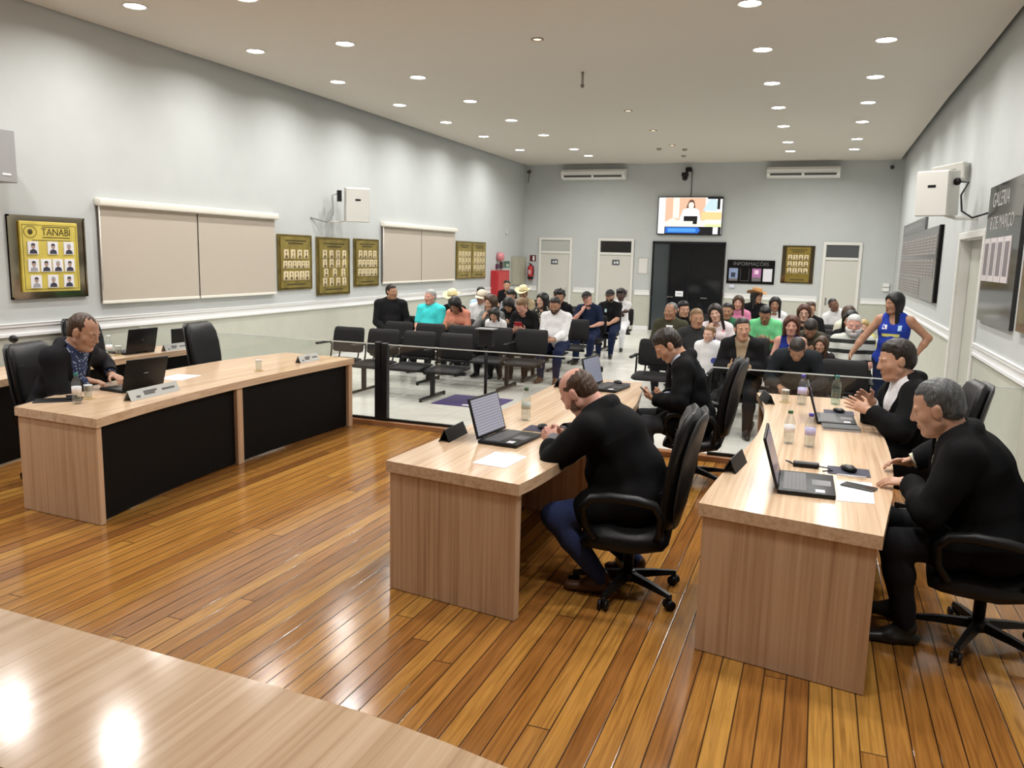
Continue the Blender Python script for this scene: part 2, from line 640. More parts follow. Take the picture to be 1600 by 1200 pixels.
# doors of the far wall
M_TRANS = [mat('frosted_transom', (0.42, 0.43, 0.40), 0.3), mat('dark_transom', (0.01, 0.01, 0.01), 0.15), mat('grey_transom', (0.085, 0.09, 0.095), 0.2)]
for i, (a, b) in enumerate(DOORS):
    r = bpy.data.objects.new('door_%d' % (i + 1), None)
    COL.objects.link(r)
    r.location = ((a + b) / 2, D, 0)
    struct(r)
    w = (b - a) / 2
    fr = MB()
    for x0, x1, z0, z1 in ((-w, -w + 0.07, 0, 2.33), (w - 0.07, w, 0, 2.33), (-w, w, 2.33, 2.40), (-w + 0.07, w - 0.07, 1.965, 2.03)):
        fr.box(x0, x1, -0.05, -0.001, z0, z1, bev=0.006)
    fr.build('door_frame', M_FRAMEW, r)
    MB().box(-w + 0.07, w - 0.07, -0.022, 0, 0.0, 1.965).build('door_leaf', M_DOORW, r)
    MB().box(-w + 0.08, w - 0.08, -0.016, 0, 2.03, 2.33).build('transom_pane', M_TRANS[i], r)
    s = 1 if i < 2 else -1
    hd = MB().box(s * (w - 0.15) - 0.02, s * (w - 0.15) + 0.02, -0.03, -0.022, 0.86, 1.04)
    hd.tube([(s * (w - 0.15), -0.03, 0.95), (s * (w - 0.15), -0.07, 0.95), (s * (w - 0.28), -0.07, 0.95)], 0.012, 8)
    hd.build('door_handle', M_CHROME, r)
# dark glass entrance
r = bpy.data.objects.new('door_4', None)
COL.objects.link(r)
r.location = (-3.25, D, 0)
struct(r)
m = MB()
for x0, x1, z0, z1 in ((-0.94, -0.90, 0, 2.35), (0.90, 0.94, 0, 2.35), (-0.94, 0.94, 2.29, 2.35), (-0.5, -0.46, 0, 2.29), (0.02, 0.045, 0, 2.29)):
    m.box(x0, x1, -0.05, 0, z0, z1)
m.build('door_frame', mat('dark_aluminium', (0.018, 0.018, 0.02), 0.35, 0.5), r)
MB().box(-0.9, -0.5, -0.02, 0, 0, 2.29).build('side_pane', mat('dim_grey_glass', (0.055, 0.065, 0.07), 0.1), r)
MB().box(-0.46, 0.02, -0.03, 0, 0, 2.29).build('door_leaf', M_DARKGLASS, r)
MB().box(0.045, 0.9, -0.03, 0, 0, 2.29).build('door_leaf', M_DARKGLASS, r)
for x in (-0.42, 0.46):
    MB().box(x - 0.085, x + 0.085, -0.075, -0.03, 0.895, 0.92, bev=0.006).build('door_handle', M_CHROME, r)
# doorway through the panel wall
r = bpy.data.objects.new('door_5', None)
COL.objects.link(r)
r.location = (XR, (DY0 + DY1) / 2, 0)
struct(r)
w = (DY1 - DY0) / 2
m = MB()
for y0, y1, z0, z1 in ((-w - 0.07, -w + 0.01, 0, DZ - 0.01), (w - 0.01, w + 0.07, 0, DZ - 0.01), (-w - 0.07, w + 0.07, DZ - 0.01, DZ + 0.07)):
    m.box(-0.025, -0.001, y0, y1, z0, z1, bev=0.004)
for y0, y1, z0, z1 in ((-w + 0.001, -w + 0.02, 0, DZ - 0.02), (w - 0.02, w - 0.001, 0, DZ - 0.02), (-w + 0.001, w - 0.001, DZ - 0.02, DZ - 0.001)):
    m.box(0.0, 0.12, y0, y1, z0, z1)
m.build('door_frame', M_FRAMEW, r)
MB().box(0.122, 0.15, -w + 0.002, w - 0.002, 0, DZ - 0.002).build('door_leaf', mat('sage_door_paint', (0.50, 0.50, 0.44), 0.5), r)

# ------------------------------------------------------------------ ceiling lamps
def lamp_proto():
    t = thing('ceiling_downlight', '', 'ceiling light')
    MB().lathe([(0.122, 0.0), (0.124, -0.006), (0.112, -0.010), (0.100, -0.004), (0.100, 0.0)], 24).build('trim_ring', M_WPLAST, t)
    MB().lathe([(0.100, -0.0035), (0.04, -0.006)], 24).build('diffuser', M_LED, t)
    return t


ROWS = [('window-wall outer', -6.83, [1.32, 3.19, 5.05, 6.95, 8.885, 10.76, 12.65, 14.47, 16.33, 18.55]),
        ('window-wall inner', -5.52, [1.32, 3.19, 5.06, 7.05, 8.86, 10.76, 12.6, 14.51, 16.38, 18.60, 19.85]),
        ('panel-wall inner', -0.83, [2.8, 4.7, 6.6, 8.54, 10.37, 12.3, 14.21, 16.14, 18.26, 19.72]),
        ('panel-wall outer', 0.485, [2.8, 4.7, 6.55, 8.40, 10.27, 12.2, 14.06, 15.9, 18.03, 19.6])]
ORD = ['first', 'second', 'third', 'fourth', 'fifth', 'sixth', 'seventh', 'eighth', 'ninth', 'tenth', 'eleventh', 'twelfth']
LAMP_W = 14.5
proto = lamp_proto()
first = True
lightdata = bpy.data.lights.new('downlight_beam', 'AREA')
lightdata.shape = 'DISK'
lightdata.size = 0.19
lightdata.energy = LAMP_W
lightdata.color = (1.0, 0.985, 0.955)
lightdata.spread = math.radians(158)
for rn, x, ys in ROWS:
    n = len(ys)
    for i, y in enumerate(ys):
        t = proto if first else copy_tree(proto)
        first = False
        t.location = (x, y, H)
        t['label'] = 'lit round downlight, %s from the far wall in the %s row' % (ORD[n - 1 - i], rn)
        t['group'] = 'lit downlights of the %s row' % rn
        lo = bpy.data.objects.new('downlight_beam', lightdata)
        COL.objects.link(lo)
        lo.parent = t
        lo.location = (0, 0, -0.014)
# small unlit ones of the middle row, with a warm glow added
for i, (y, s) in enumerate(((9.258, 1.0), (13.99, 0.9), (16.2, 0.9), (18.35, 0.85))):
    t = thing('unlit_downlight', 'small dim amber downlight in the middle of the ceiling, %s from the far wall' % ORD[3 - i], 'ceiling light', (-3.23, y, H), 0, 'dim downlights of the middle row')
    MB().lathe([(0.075, 0.0), (0.075, -0.008), (0.05, -0.010), (0.05, 0.0)], 20).build('trim_ring', mat('aged_lamp_ring', (0.30, 0.24, 0.17), 0.5), t)
    MB().lathe([(0.05, -0.003), (0.02, -0.005)], 16).build('diffuser', M_WARM, t)
t = thing('hanging_sensor', 'short grey rod with a knob hanging from the bare middle of the ceiling', 'sensor', (-3.18, 11.0, H))
MB().tube([(0, 0, 0), (0, 0, -0.17)], 0.017, 8).build('rod', mat('grey_rod', (0.30, 0.27, 0.24), 0.5), t)
MB().ball((0, 0, -0.18), 0.028).build('knob', mat('grey_knob', (0.22, 0.20, 0.18), 0.5), t)
for i, (x, y, l) in enumerate(((-3.60, 18.82, 'on the window side'), (-3.06, 19.02, 'nearest the black video camera'), (-3.26, 20.17, 'closest to the far wall'))):
    o = MB().lathe([(0.06, 0), (0.06, -0.02), (0.03, -0.045)], 14).build('smoke_detector', mat('dull_detector', (0.30, 0.27, 0.24), 0.6), None, (x, y, H))
    tag(o, 'small round ceiling detector of a group of three, the one %s' % l, 'detector', 'detectors near the far wall')

# ------------------------------------------------------------------ air conditioners
def aircon(x0, x1, label):
    t = thing('air_conditioner', label, 'air conditioner', ((x0 + x1) / 2, D, 3.93))
    w = (x1 - x0) / 2
    m = MB()
    prof = [(0, 0.05), (-0.06, 0.0), (-0.20, 0.03), (-0.27, 0.10), (-0.27, 0.2), (-0.22, 0.26), (0, 0.27)]
    n = len(prof)
    vs = [(sx * w, y, z) for sx in (-1, 1) for y, z in prof]
    fs = [(i, (i + 1) % n, n + (i + 1) % n, n + i) for i in range(n)] + [tuple(range(n)), tuple(range(2 * n - 1, n - 1, -1))]
    m.add(vs, fs)
    m.build('casing', M_WPLAST, t)
    for s in (-1, 1):
        a, b = sorted((s * 0.03, s * (w - 0.08)))
        q = MB()
        q.add([(a, -0.245, 0.055), (b, -0.245, 0.055), (b, -0.278, 0.105), (a, -0.278, 0.105)], [(0, 1, 2, 3)])
        q.add([(a, -0.243, 0.055), (b, -0.243, 0.055), (b, -0.276, 0.105), (a, -0.276, 0.105)], [(0, 3, 2, 1)])
        q.build('air_vent', mat('dark_vent', (0.05, 0.05, 0.05), 0.5), t)


aircon(-6.72, -4.98, 'long white air conditioner high on the far wall above the two narrow doors')
aircon(-1.42, 0.27, 'long white air conditioner high on the far wall above the brass plaque')

# ------------------------------------------------------------------ television
t = thing('television', 'large flat television above the dark glass entrance showing a seated speaker', 'tv', (-3.27, D, 3.005))
MB().box(-0.83, 0.83, -0.075, -0.02, -0.485, 0.485, bev=0.008).build('housing', M_PLASTIC, t)
MB().box(-0.2, 0.2, -0.02, 0, -0.15, 0.15).build('wall_mount', M_METALK, t)


def glow(name, c, s=1.0):
    return mat('screen_' + name, (0, 0, 0), 0.4, emit=c, estr=s)


SCR = [glow('white', (1, 1, 1), 1.15), glow('peach', (1.0, 0.62, 0.42)), glow('cream', (1.0, 0.95, 0.82), 1.1), glow('black', (0.012, 0.012, 0.014)), glow('blue', (0.03, 0.18, 0.75)), glow('sky', (0.10, 0.42, 1.0)), glow('yellow', (1.0, 0.80, 0.36)), glow('brown', (0.20, 0.09, 0.06)), glow('ice', (0.72, 0.93, 0.98)), glow('lime', (0.92, 1.0, 0.5))]
m = MB()


def spoly(pts, mi, lay):
    y = -0.0755 - 0.0004 * lay
    m.add([((px - 640) / 1300 * 1.62 - 0.17 + 0.0, y, (510 - py) / 770 * 0.94) for px, py in pts], [tuple(range(len(pts)))], mi)


def srect(x0, y0, x1, y1, mi, lay):
    spoly([(x0, y0), (x0, y1), (x1, y1), (x1, y0)], mi, lay)


srect(130, 130, 1430, 885, 0, 0)
srect(270, 135, 1090, 690, 1, 1)
srect(430, 135, 560, 560, 2, 2)
spoly([(270, 640), (420, 560), (600, 620), (1000, 600), (1430, 640), (1430, 760), (270, 740)], 2, 3)
srect(1020, 430, 1425, 590, 6, 4)
spoly([(1040, 400), (1160, 180), (1250, 140), (1330, 200), (1330, 400)], 8, 4)
srect(1130, 130, 1430, 160, 3, 5)
srect(1330, 160, 1385, 370, 3, 5)
spoly([(560, 620), (640, 380), (730, 345), (880, 345), (960, 390), (1010, 620)], 0, 5)
spoly([(700, 350), (735, 240), (760, 190), (800, 170), (850, 190), (870, 240), (890, 350)], 7, 6)
spoly([(750, 340), (745, 270), (770, 230), (835, 230), (858, 270), (850, 340), (800, 375)], 2, 7)
srect(660, 515, 940, 620, 3, 8)
srect(850, 620, 935, 680, 3, 8)
srect(1100, 680, 1425, 750, 9, 5)
srect(270, 735, 1425, 885, 3, 8)
spoly([(290, 745), (290, 870), (960, 870), (1010, 808), (960, 745)], 4, 9)
spoly([(340, 770), (340, 845), (900, 845), (930, 808), (900, 770)], 5, 10)
srect(1265, 740, 1365, 885, 0, 9)
m.build('screen', SCR, t)
t = thing('video_camera', 'black dome video camera on a bracket above the television', 'camera', (-3.40, D, 4.0))
MB().box(-0.03, 0.12, -0.14, 0, 0.12, 0.22, bev=0.01).tube([(0.05, -0.1, 0.15), (-0.03, -0.2, 0.05)], 0.03, 8).build('bracket', M_METALK, t)
MB().box(-0.10, 0.06, -0.30, -0.12, -0.02, 0.08, bev=0.02, seg=2).ball((-0.02, -0.22, -0.05), 0.075).build('camera_head', M_PLASTIC, t)
MB().tube([(0.13, -0.012, 0.16), (0.13, -0.012, -0.50)], 0.008, 6).build('cable', M_PLASTIC, t)
for x, l in ((-7.68, 'by the window wall'), (1.40, 'by the panel wall')):
    t = thing('security_camera', 'small dark security camera in the ceiling corner %s' % l, 'camera', (x, D, 4.17), 0, 'corner security cameras')
    MB().tube([(0, -0.003, 0), (0, -0.06, 0.0)], 0.02, 8).build('wall_mount', M_METALK, t)
    MB().tube([(0, -0.05, 0), (0, -0.17, -0.02)], 0.045, 10).build('camera_head', mat('dark_camera', (0.05, 0.05, 0.05), 0.4), t)
    if x < 0:
        MB().tube([(-0.02, -0.01, 0), (-0.06, -0.01, -0.3)], 0.008, 6).build('cable', M_PLASTIC, t)

# ------------------------------------------------------------------ roller blinds over the windows
M_BLIND = mat('beige_blind_fabric', (0.46, 0.405, 0.34), 0.9, bump=0.1, nscale=300)
M_CASS = mat('cream_blind_cassette', (0.76, 0.73, 0.65), 0.4)


def blind(y0, y1, ys, z0, z1, label):
    t = thing('roller_blind', label, 'blind', (XL, (y0 + y1) / 2, z0))
    c = (y0 + y1) / 2
    y0, y1, ys = y0 - c, y1 - c, ys - c
    h = z1 - z0
    MB().box(0.0, 0.10, y0 - 0.02, y1 + 0.03, h - 0.005, h + 0.085, bev=0.015, seg=2).build('cassette', M_CASS, t)
    for a, b in ((y0, ys - 0.012), (ys + 0.012, y1)):
        MB().box(0.035, 0.04, a, b, 0.03, h).build('fabric', M_BLIND, t)
        MB().box(0.025, 0.05, a, b, 0, 0.035, bev=0.005).build('bottom_bar', M_CASS, t)
    MB().box(0.0, 0.012, y0, y1, 0.02, h).build('gap_shade', mat('blind_shadow_gap', (0.20, 0.18, 0.16), 0.9), t)  # dark sheet painted as the shade behind the blinds
    MB().tube([(0.06, y0 - 0.005, h), (0.06, y0 - 0.005, h * 0.15)], 0.006, 6).build('pull_chain', M_WPLAST, t)


blind(7.25, 10.51, 8.855, 1.215, 2.345, 'long pair of beige roller blinds pulled down beside the framed brass plaque')
blind(13.80, 17.08, 15.42, 1.29, 2.375, 'pair of beige roller blinds pulled down beyond the loudspeaker, nearer the far wall')

# ------------------------------------------------------------------ plaques and boards
M_PHOTO = [mat('photo_card', (0.72, 0.72, 0.76), 0.5), mat('photo_dark_suit', (0.03, 0.03, 0.05), 0.6), mat('photo_face', (0.36, 0.25, 0.20), 0.6), mat('photo_grey', (0.30, 0.30, 0.33), 0.6)]
M_PHOTOG = [mat('gilt_photo_card', (0.70, 0.60, 0.40), 0.4), mat('gilt_photo_suit', (0.13, 0.09, 0.03), 0.6), mat('gilt_photo_face', (0.40, 0.29, 0.13), 0.6), mat('gilt_photo_mid', (0.30, 0.23, 0.12), 0.6)]
M_INK = mat('engraved_ink', (0.06, 0.045, 0.01), 0.5)


PVAR = [0]


def portrait(parent, u, v, w, h, T, mats, off, hair=True):
    """small photo card: card, shoulders, head. (u, v) its centre on the board; T maps board axes to the room"""
    PVAR[0] += 1
    k = PVAR[0]
    m = MB()
    m.box(u - w / 2, u + w / 2, -off - 0.012, -off, v - h / 2, v + h / 2, 0)
    e = -off - 0.0125
    m.add([(u - w * .38, e, v - h * .46), (u + w * .38, e, v - h * .46), (u + w * .30, e, v - h * .2), (u, e, v - h * .08), (u - w * .30, e, v - h * .2)], [(0, 1, 2, 3, 4)], 1 if k % 4 else 3)
    pts = [(u + w * .2 * math.cos(a), e - 0.0004, v + h * .12 + h * .22 * math.sin(a)) for a in [i * PI / 5 for i in range(10)]]
    m.add(pts, [tuple(range(10))], 2)
    pts = [(u + w * .21 * math.cos(a), e - 0.0008, v + h * .18 + h * .18 * math.sin(a)) for a in [i * PI / 6 for i in range(7)]]
    m.add(pts, [tuple(range(7))], 1 if k % 3 else 3)
    return m.build('portrait', mats, parent)


RL, RR = PI / 2, -PI / 2          # hanging on the window wall, on the panel wall


def board(name, label, cat, loc, rz):
    """a wall board's root: local x runs along the board, -y points into the room"""
    x, y, z = loc
    if rz == RL:
        x += 0.003
    elif rz == RR:
        x -= 0.003
    else:
        y -= 0.003
    return thing(name, label, cat, (x, y, z), rz)


# brass gallery plaque in a bronze frame
t = board('framed_plaque', 'brass portrait plaque lettered TANABI in a wide polished bronze frame', 'plaque', (XL, 6.59, 1.75), RL)
m = MB()
W, Hh = 0.47, 0.435
m.box(-W, W, -0.02, 0, -Hh, Hh)
for x0, x1, z0, z1 in ((-W, -W + 0.018, -Hh, Hh), (W - 0.018, W, -Hh, Hh), (-W, W, Hh - 0.018, Hh), (-W, W, -Hh, -Hh + 0.018)):
    m.box(x0, x1, -0.03, 0, z0, z1)
m.build('bronze_frame', M_BRONZE, t)
MB().box(-0.355, 0.355, -0.045, -0.02, -0.365, 0.375, bev=0.006).build('brass_plate', mat('bright_brass', (0.74, 0.60, 0.13), 0.38, 0.45, noise=0.1, nscale=6), t)
m = MB()
for z0, z1, x0, x1 in ((0.335, 0.34, -0.33, 0.33), (-0.34, -0.335, -0.33, 0.33)):
    m.box(x0, x1, -0.0462, -0.045, z0, z1)
for x in (-0.33, 0.325):
    m.box(x, x + 0.005, -0.0462, -0.045, -0.34, 0.34)
m.tube([(-0.235 + 0.075 * math.cos(a), -0.046, 0.265 + 0.06 * math.sin(a)) for a in [i * PI / 10 for i in range(20)]], 0.003, 5, closed=True)
m.ball((-0.235, -0.046, 0.265), (0.03, 0.004, 0.03))
m.box(-0.09, 0.25, -0.0462, -0.045, 0.315, 0.325)
m.box(-0.09, 0.25, -0.0462, -0.045, 0.205, 0.215)
m.box(-0.22, 0.26, -0.0462, -0.045, 0.175, 0.182)
m.build('engraved_border', M_INK, t)
text('TANABI', 0.105, M_INK, t, (0.08, -0.046, 0.265), (PI / 2, 0, 0), sx=0.98)
for v, us in ((0.10, (-0.22, 0.02, 0.22)), (-0.085, (-0.225, -0.075, 0.07, 0.22)), (-0.255, (-0.205, 0.0, 0.20))):
    for u in us:
        portrait(t, u, v, 0.125, 0.135, None, M_PHOTO, 0.046)


def brassboard(y0, y1, z0, z1, rows, label, two=False, wall=RL, x=None, y=None):
    if wall == RL:
        t = board('brass_plaque', label, 'plaque', (XL, (y0 + y1) / 2, (z0 + z1) / 2), RL)
    else:
        t = board('brass_plaque', label, 'plaque', ((y0 + y1) / 2, D, (z0 + z1) / 2), 0)
    w, h = (y1 - y0) / 2, (z1 - z0) / 2
    MB().box(-w, w, -0.022, 0, -h, h, bev=0.004).build('brass_backing', M_GOLDD if wall == RL else M_BRONZE, t)  # solid backing slab behind the engraved plates
    k = 0.86 if not two else 0.95
    if wall != RL:
        k = 0.74
    halves = ((-w * k, w * k),) if not two else ((-w * k, -w * 0.04), (w * 0.04, w * k))
    for a, b in halves:
        MB().box(a, b, -0.03, -0.022, -h * 0.92, h * 0.92).build('engraved_plate', M_GOLD if wall != RL else mat('worn_brass', (0.40, 0.31, 0.09), 0.33, 0.7, noise=0.3, nscale=4), t)
        c, hw = (a + b) / 2, (b - a) / 2
        q = MB()
        for zz, ww in ((0.78, 0.7), (0.68, 0.5), (-0.80, 0.6)):
            q.box(c - hw * ww, c + hw * ww, -0.0312, -0.03, h * zz - 0.012, h * zz + 0.012)
        q.build('engraved_lettering', M_INK, t)
        for zz, n in rows:
            pw = min(hw * 2 * 0.9 / n * 0.78, 0.11)
            for i in range(n):
                portrait(t, c + (i - (n - 1) / 2) * hw * 2 * 0.9 / n, h * zz, pw, pw * 1.25, None, M_PHOTOG, 0.031)
    return t


brassboard(10.59, 11.50, 1.265, 2.13, ((0.30, 4), (-0.08, 6), (-0.48, 5)), 'tall brass portrait plaque hanging next to the long blinds, three rows of photos')
brassboard(11.63, 12.66, 1.145, 2.115, ((0.42, 4), (0.10, 4), (-0.22, 3), (-0.54, 4)), 'brass portrait plaque in the middle of three, hanging lowest, with four rows of photos')
brassboard(12.80, 13.68, 1.26, 2.12, ((0.35, 4), (-0.02, 5), (-0.40, 5)), 'brass portrait plaque under the loudspeaker, next to the far pair of blinds')
brassboard(17.20, 18.97, 1.31, 2.185, ((0.30, 4), (-0.05, 4), (-0.42, 4)), 'double brass plaque between the far blinds and the red hose cabinet', two=True)
brassboard(-0.92, -0.155, 1.365, 2.30, ((0.38, 4), (0.03, 4), (-0.32, 4)), 'brass portrait plaque on the far wall beside the black notice board', wall=0)

# notice board
t = board('notice_board', 'black notice board headed INFORMAÇÕES on the far wall beside the glass entrance', 'notice board', (-1.66, D, 1.615), 0)
MB().box(-0.585, 0.585, -0.025, 0, -0.30, 0.30, bev=0.005).build('board_slab', M_BLACKP, t)  # the solid black board itself
text('INFORMAÇÕES', 0.125, mat('grey_letters', (0.16, 0.155, 0.155), 0.5), t, (0, -0.026, 0.20), (PI / 2, 0, 0), sx=1.02)
PIC = [mat('poster_blue', (0.25, 0.32, 0.50), 0.5), mat('poster_navy', (0.03, 0.04, 0.07), 0.5), mat('poster_pink', (0.42, 0.16, 0.36), 0.5), mat('poster_palepink', (0.85, 0.62, 0.78), 0.5), mat('poster_grey', (0.16, 0.14, 0.15), 0.5), mat('poster_white', (0.70, 0.69, 0.74), 0.6)]
for i, x in enumerate((-0.42, -0.14, 0.15, 0.42)):
    m = MB()
    if i != 1:
        m.box(x - 0.11, x + 0.11, -0.03, -0.025, -0.23, 0.09, (0, 1, 2, 5)[i])
    if i == 0:
        m.box(x - 0.06, x + 0.05, -0.031, -0.03, -0.14, -0.02, 1)
        m.box(x - 0.11, x + 0.11, -0.031, -0.03, -0.23, -0.17, 4)
    if i == 1:
        for a, b, c, d in ((x - 0.11, x - 0.104, -0.23, 0.09), (x + 0.104, x + 0.11, -0.23, 0.09), (x - 0.11, x + 0.11, -0.23, -0.222)):
            m.box(a, b, -0.03, -0.025, c, d, 4)
    if i == 2:
        m.box(x - 0.05, x + 0.05, -0.031, -0.03, -0.05, 0.05, 3)
        m.box(x - 0.11, x + 0.11, -0.031, -0.03, -0.23, -0.13, 4)
    m.build('poster', PIC, t)
tag(MB().box(-0.07, 0.07, -0.05, 0, -0.045, 0.045, bev=0.01).build('wall_box', mat('pale_blue_box', (0.60, 0.62, 0.75), 0.5), None, (-2.10, D, 1.245)), 'small pale box on the far wall just under the black notice board', 'wall box')

# door signs, notices
M_SIGN = [mat('sign_slate', (0.085, 0.095, 0.11), 0.4), mat('sign_white', (0.75, 0.76, 0.78), 0.5)]
for x, z, l in ((-6.90, 1.74, 'on the narrow door with the frosted transom'), (-5.17, 1.765, 'on the narrow door with the dark transom')):
    m = MB().box(-0.10, 0.10, -0.008, 0, -0.07, 0.07, 0)
    m.add([(-0.05, -0.0085, 0.02), (-0.05, -0.0085, -0.03), (-0.005, -0.0085, -0.03), (-0.005, -0.0085, 0.02)], [(0, 1, 2, 3)], 1)
    m.add([(0.02, -0.0085, 0.03), (0.02, -0.0085, -0.03), (0.07, -0.0085, -0.03), (0.07, -0.0085, 0.03)], [(0, 1, 2, 3)], 1)
    o = m.build('door_sign', M_SIGN, None, (x, D - 0.024, z))
    tag(o, 'small slate restroom sign %s' % l, 'sign', 'restroom signs')
o = MB().box(-0.10, 0.10, -0.004, 0, -0.07, 0.07, 0).box(-0.06, 0.06, -0.0045, -0.004, -0.012, 0.012, 1).build('paper_notice', [M_PAPER, mat('notice_print', (0.35, 0.35, 0.4), 0.7)], None, (-3.43, D - 0.032, 0.995))
tag(o, 'white paper notice taped to the dark glass entrance door', 'notice')
t = thing('framed_notice', 'faint pale framed notice on the far wall between a door and the entrance', 'notice', (-4.43, D, 1.70))
m = MB()
for a, b, c, d in ((-0.13, -0.115, -0.21, 0.21), (0.115, 0.13, -0.21, 0.21), (-0.13, 0.13, 0.195, 0.21), (-0.13, 0.13, -0.21, -0.195)):
    m.box(a, b, -0.012, 0, c, d)
m.build('frame', mat('pale_frame', (0.52, 0.50, 0.47), 0.5), t)
MB().box(-0.115, 0.115, -0.006, 0, -0.195, 0.195).build('sheet', mat('aged_sheet', (0.68, 0.66, 0.63), 0.7), t)

# fire and electrical things in the far corner
M_RED = mat('fire_red', (0.42, 0.02, 0.025), 0.4)
t = thing('fire_hose_cabinet', 'tall red fire hose cabinet on the window wall near the far corner', 'fire cabinet', (XL + 0.003, 19.81, 1.16), RL)
MB().box(-0.44, 0.44, -0.18, 0, -0.36, 0.335, bev=0.01).build('cabinet_body', M_RED, t)  # solid body of the hose cabinet
MB().box(-0.38, 0.38, -0.19, -0.18, -0.31, 0.29).build('door', mat('fire_red_door', (0.50, 0.025, 0.03), 0.3), t)
m = MB()
m.lathe([(0.115, 0), (0.12, 0.06), (0.09, 0.14), (0.03, 0.16)], 14, M=Matrix.Rotation(PI / 2, 4, 'X'))
o = m.build('alarm_siren', mat('siren_pink', (0.55, 0.20, 0.22), 0.4), None, (XL + 0.02, 19.83, 1.84), (0, 0, RL))  # sits just off the wall, no mount is built
tag(o, 'round red alarm siren above the hose cabinet', 'alarm')
for y, z, w, h, c, l in ((19.77, 1.60, 0.08, 0.06, (0.06, 0.015, 0.05), 'small dark alarm button above the hose cabinet'), (20.06, 1.63, 0.07, 0.09, (0.05, 0.015, 0.02), 'narrow dark call point above the corner of the hose cabinet')):
    o = MB().box(-w, w, -0.05, 0, -h, h, bev=0.012).build('alarm_button', mat('button_' + str(int(y * 100)), c, 0.4), None, (XL, y, z), (0, 0, RL))
    tag(o, l, 'alarm button')
m = MB().box(-0.22, 0.22, -0.01, 0, -0.085, 0.085, 0)
m.add([(-0.05, -0.0105, -0.06), (0.16, -0.0105, -0.06), (0.16, -0.0105, 0.01), (-0.05, -0.0105, 0.01)], [(0, 1, 2, 3)], 1)
tag(m.build('exit_sign', [mat('sign_green', (0.06, 0.13, 0.09), 0.4), mat('sign_pale_green', (0.45, 0.52, 0.45), 0.5)], None, (XL, 20.49, 1.645), (0, 0, RL)), 'green exit sign between the hose cabinet and the corner panel', 'sign')
t = thing('electrical_panel', 'greenish beige electrical panel with two doors in the far window corner', 'electrical panel', (XL + 0.003, 21.28, 1.465), RL)
MB().box(-0.47, 0.45, -0.10, 0, -0.38, 0.38, bev=0.006).build('panel_body', mat('panel_khaki', (0.36, 0.355, 0.27), 0.5), t)  # solid body of the electrical panel
for a, b in ((-0.46, -0.08), (-0.07, 0.44)):
    MB().box(a, b, -0.108, -0.10, -0.37, 0.37).build('door', mat('panel_khaki_door', (0.40, 0.39, 0.30), 0.45), t)
t = thing('fire_extinguisher', 'red fire extinguisher hanging on the far wall beside the first narrow door', 'fire extinguisher', (-7.57, D - 0.09, 1.44))
MB().lathe([(0.03, -0.22), (0.075, -0.2), (0.08, -0.15), (0.08, 0.12), (0.06, 0.17), (0.025, 0.19)], 14).build('cylinder', M_RED, t)
MB().lathe([(0.0805, -0.2), (0.0815, -0.15), (0.0812, -0.12)], 14).box(-0.02, 0.02, -0.02, 0.02, 0.19, 0.235).tube([(0, 0, 0.22), (-0.07, -0.02, 0.25)], 0.01, 6).build('valve_and_foot_ring', M_PLASTIC, t)
MB().tube([(0.02, 0, 0.2), (0.09, -0.02, 0.16), (0.1, -0.02, 0.0), (0.085, -0.02, -0.1)], 0.01, 6).build('hose', M_PLASTIC, t)
MB().box(-0.04, 0.04, -0.083, -0.079, -0.06, 0.06).build('maker_plate', mat('extinguisher_plate', (0.55, 0.30, 0.30), 0.5), t)
MB().box(-0.03, 0.03, 0.06, 0.09, 0.08, 0.18).build('wall_mount', M_METALK, t)
m = MB().box(-0.09, 0.09, -0.006, 0, -0.085, 0.085, 0).box(-0.005, 0.05, -0.0068, -0.006, -0.06, 0.06, 1)
tag(m.build('extinguisher_sign', [mat('sign_darkred', (0.10, 0.012, 0.012), 0.4), M_SIGN[1]], None, (-7.54, D, 1.82)), 'dark red and white sign above the fire extinguisher', 'sign')
o = MB().box(-0.05, 0.05, -0.04, 0, -0.07, 0.07, bev=0.01).build('wall_sensor', mat('sensor_grey', (0.55, 0.54, 0.52), 0.5), None, (XL, 20.41, 2.5), (0, 0, RL))
tag(o, 'small pale sensor on the window wall above the exit sign', 'sensor')
for dx, z, l in ((0, 1.395, 'upper'), (0.02, 1.29, 'lower')):
    o = MB().box(-0.075, 0.075, -0.05, 0, -0.045, 0.045, bev=0.01).build('wall_socket', M_WPLAST, None, (1.52 + dx * 0, D, z))
    tag(o, '%s of two small white boxes on the far wall near the panel wall' % l, 'wall box', 'white wall boxes')

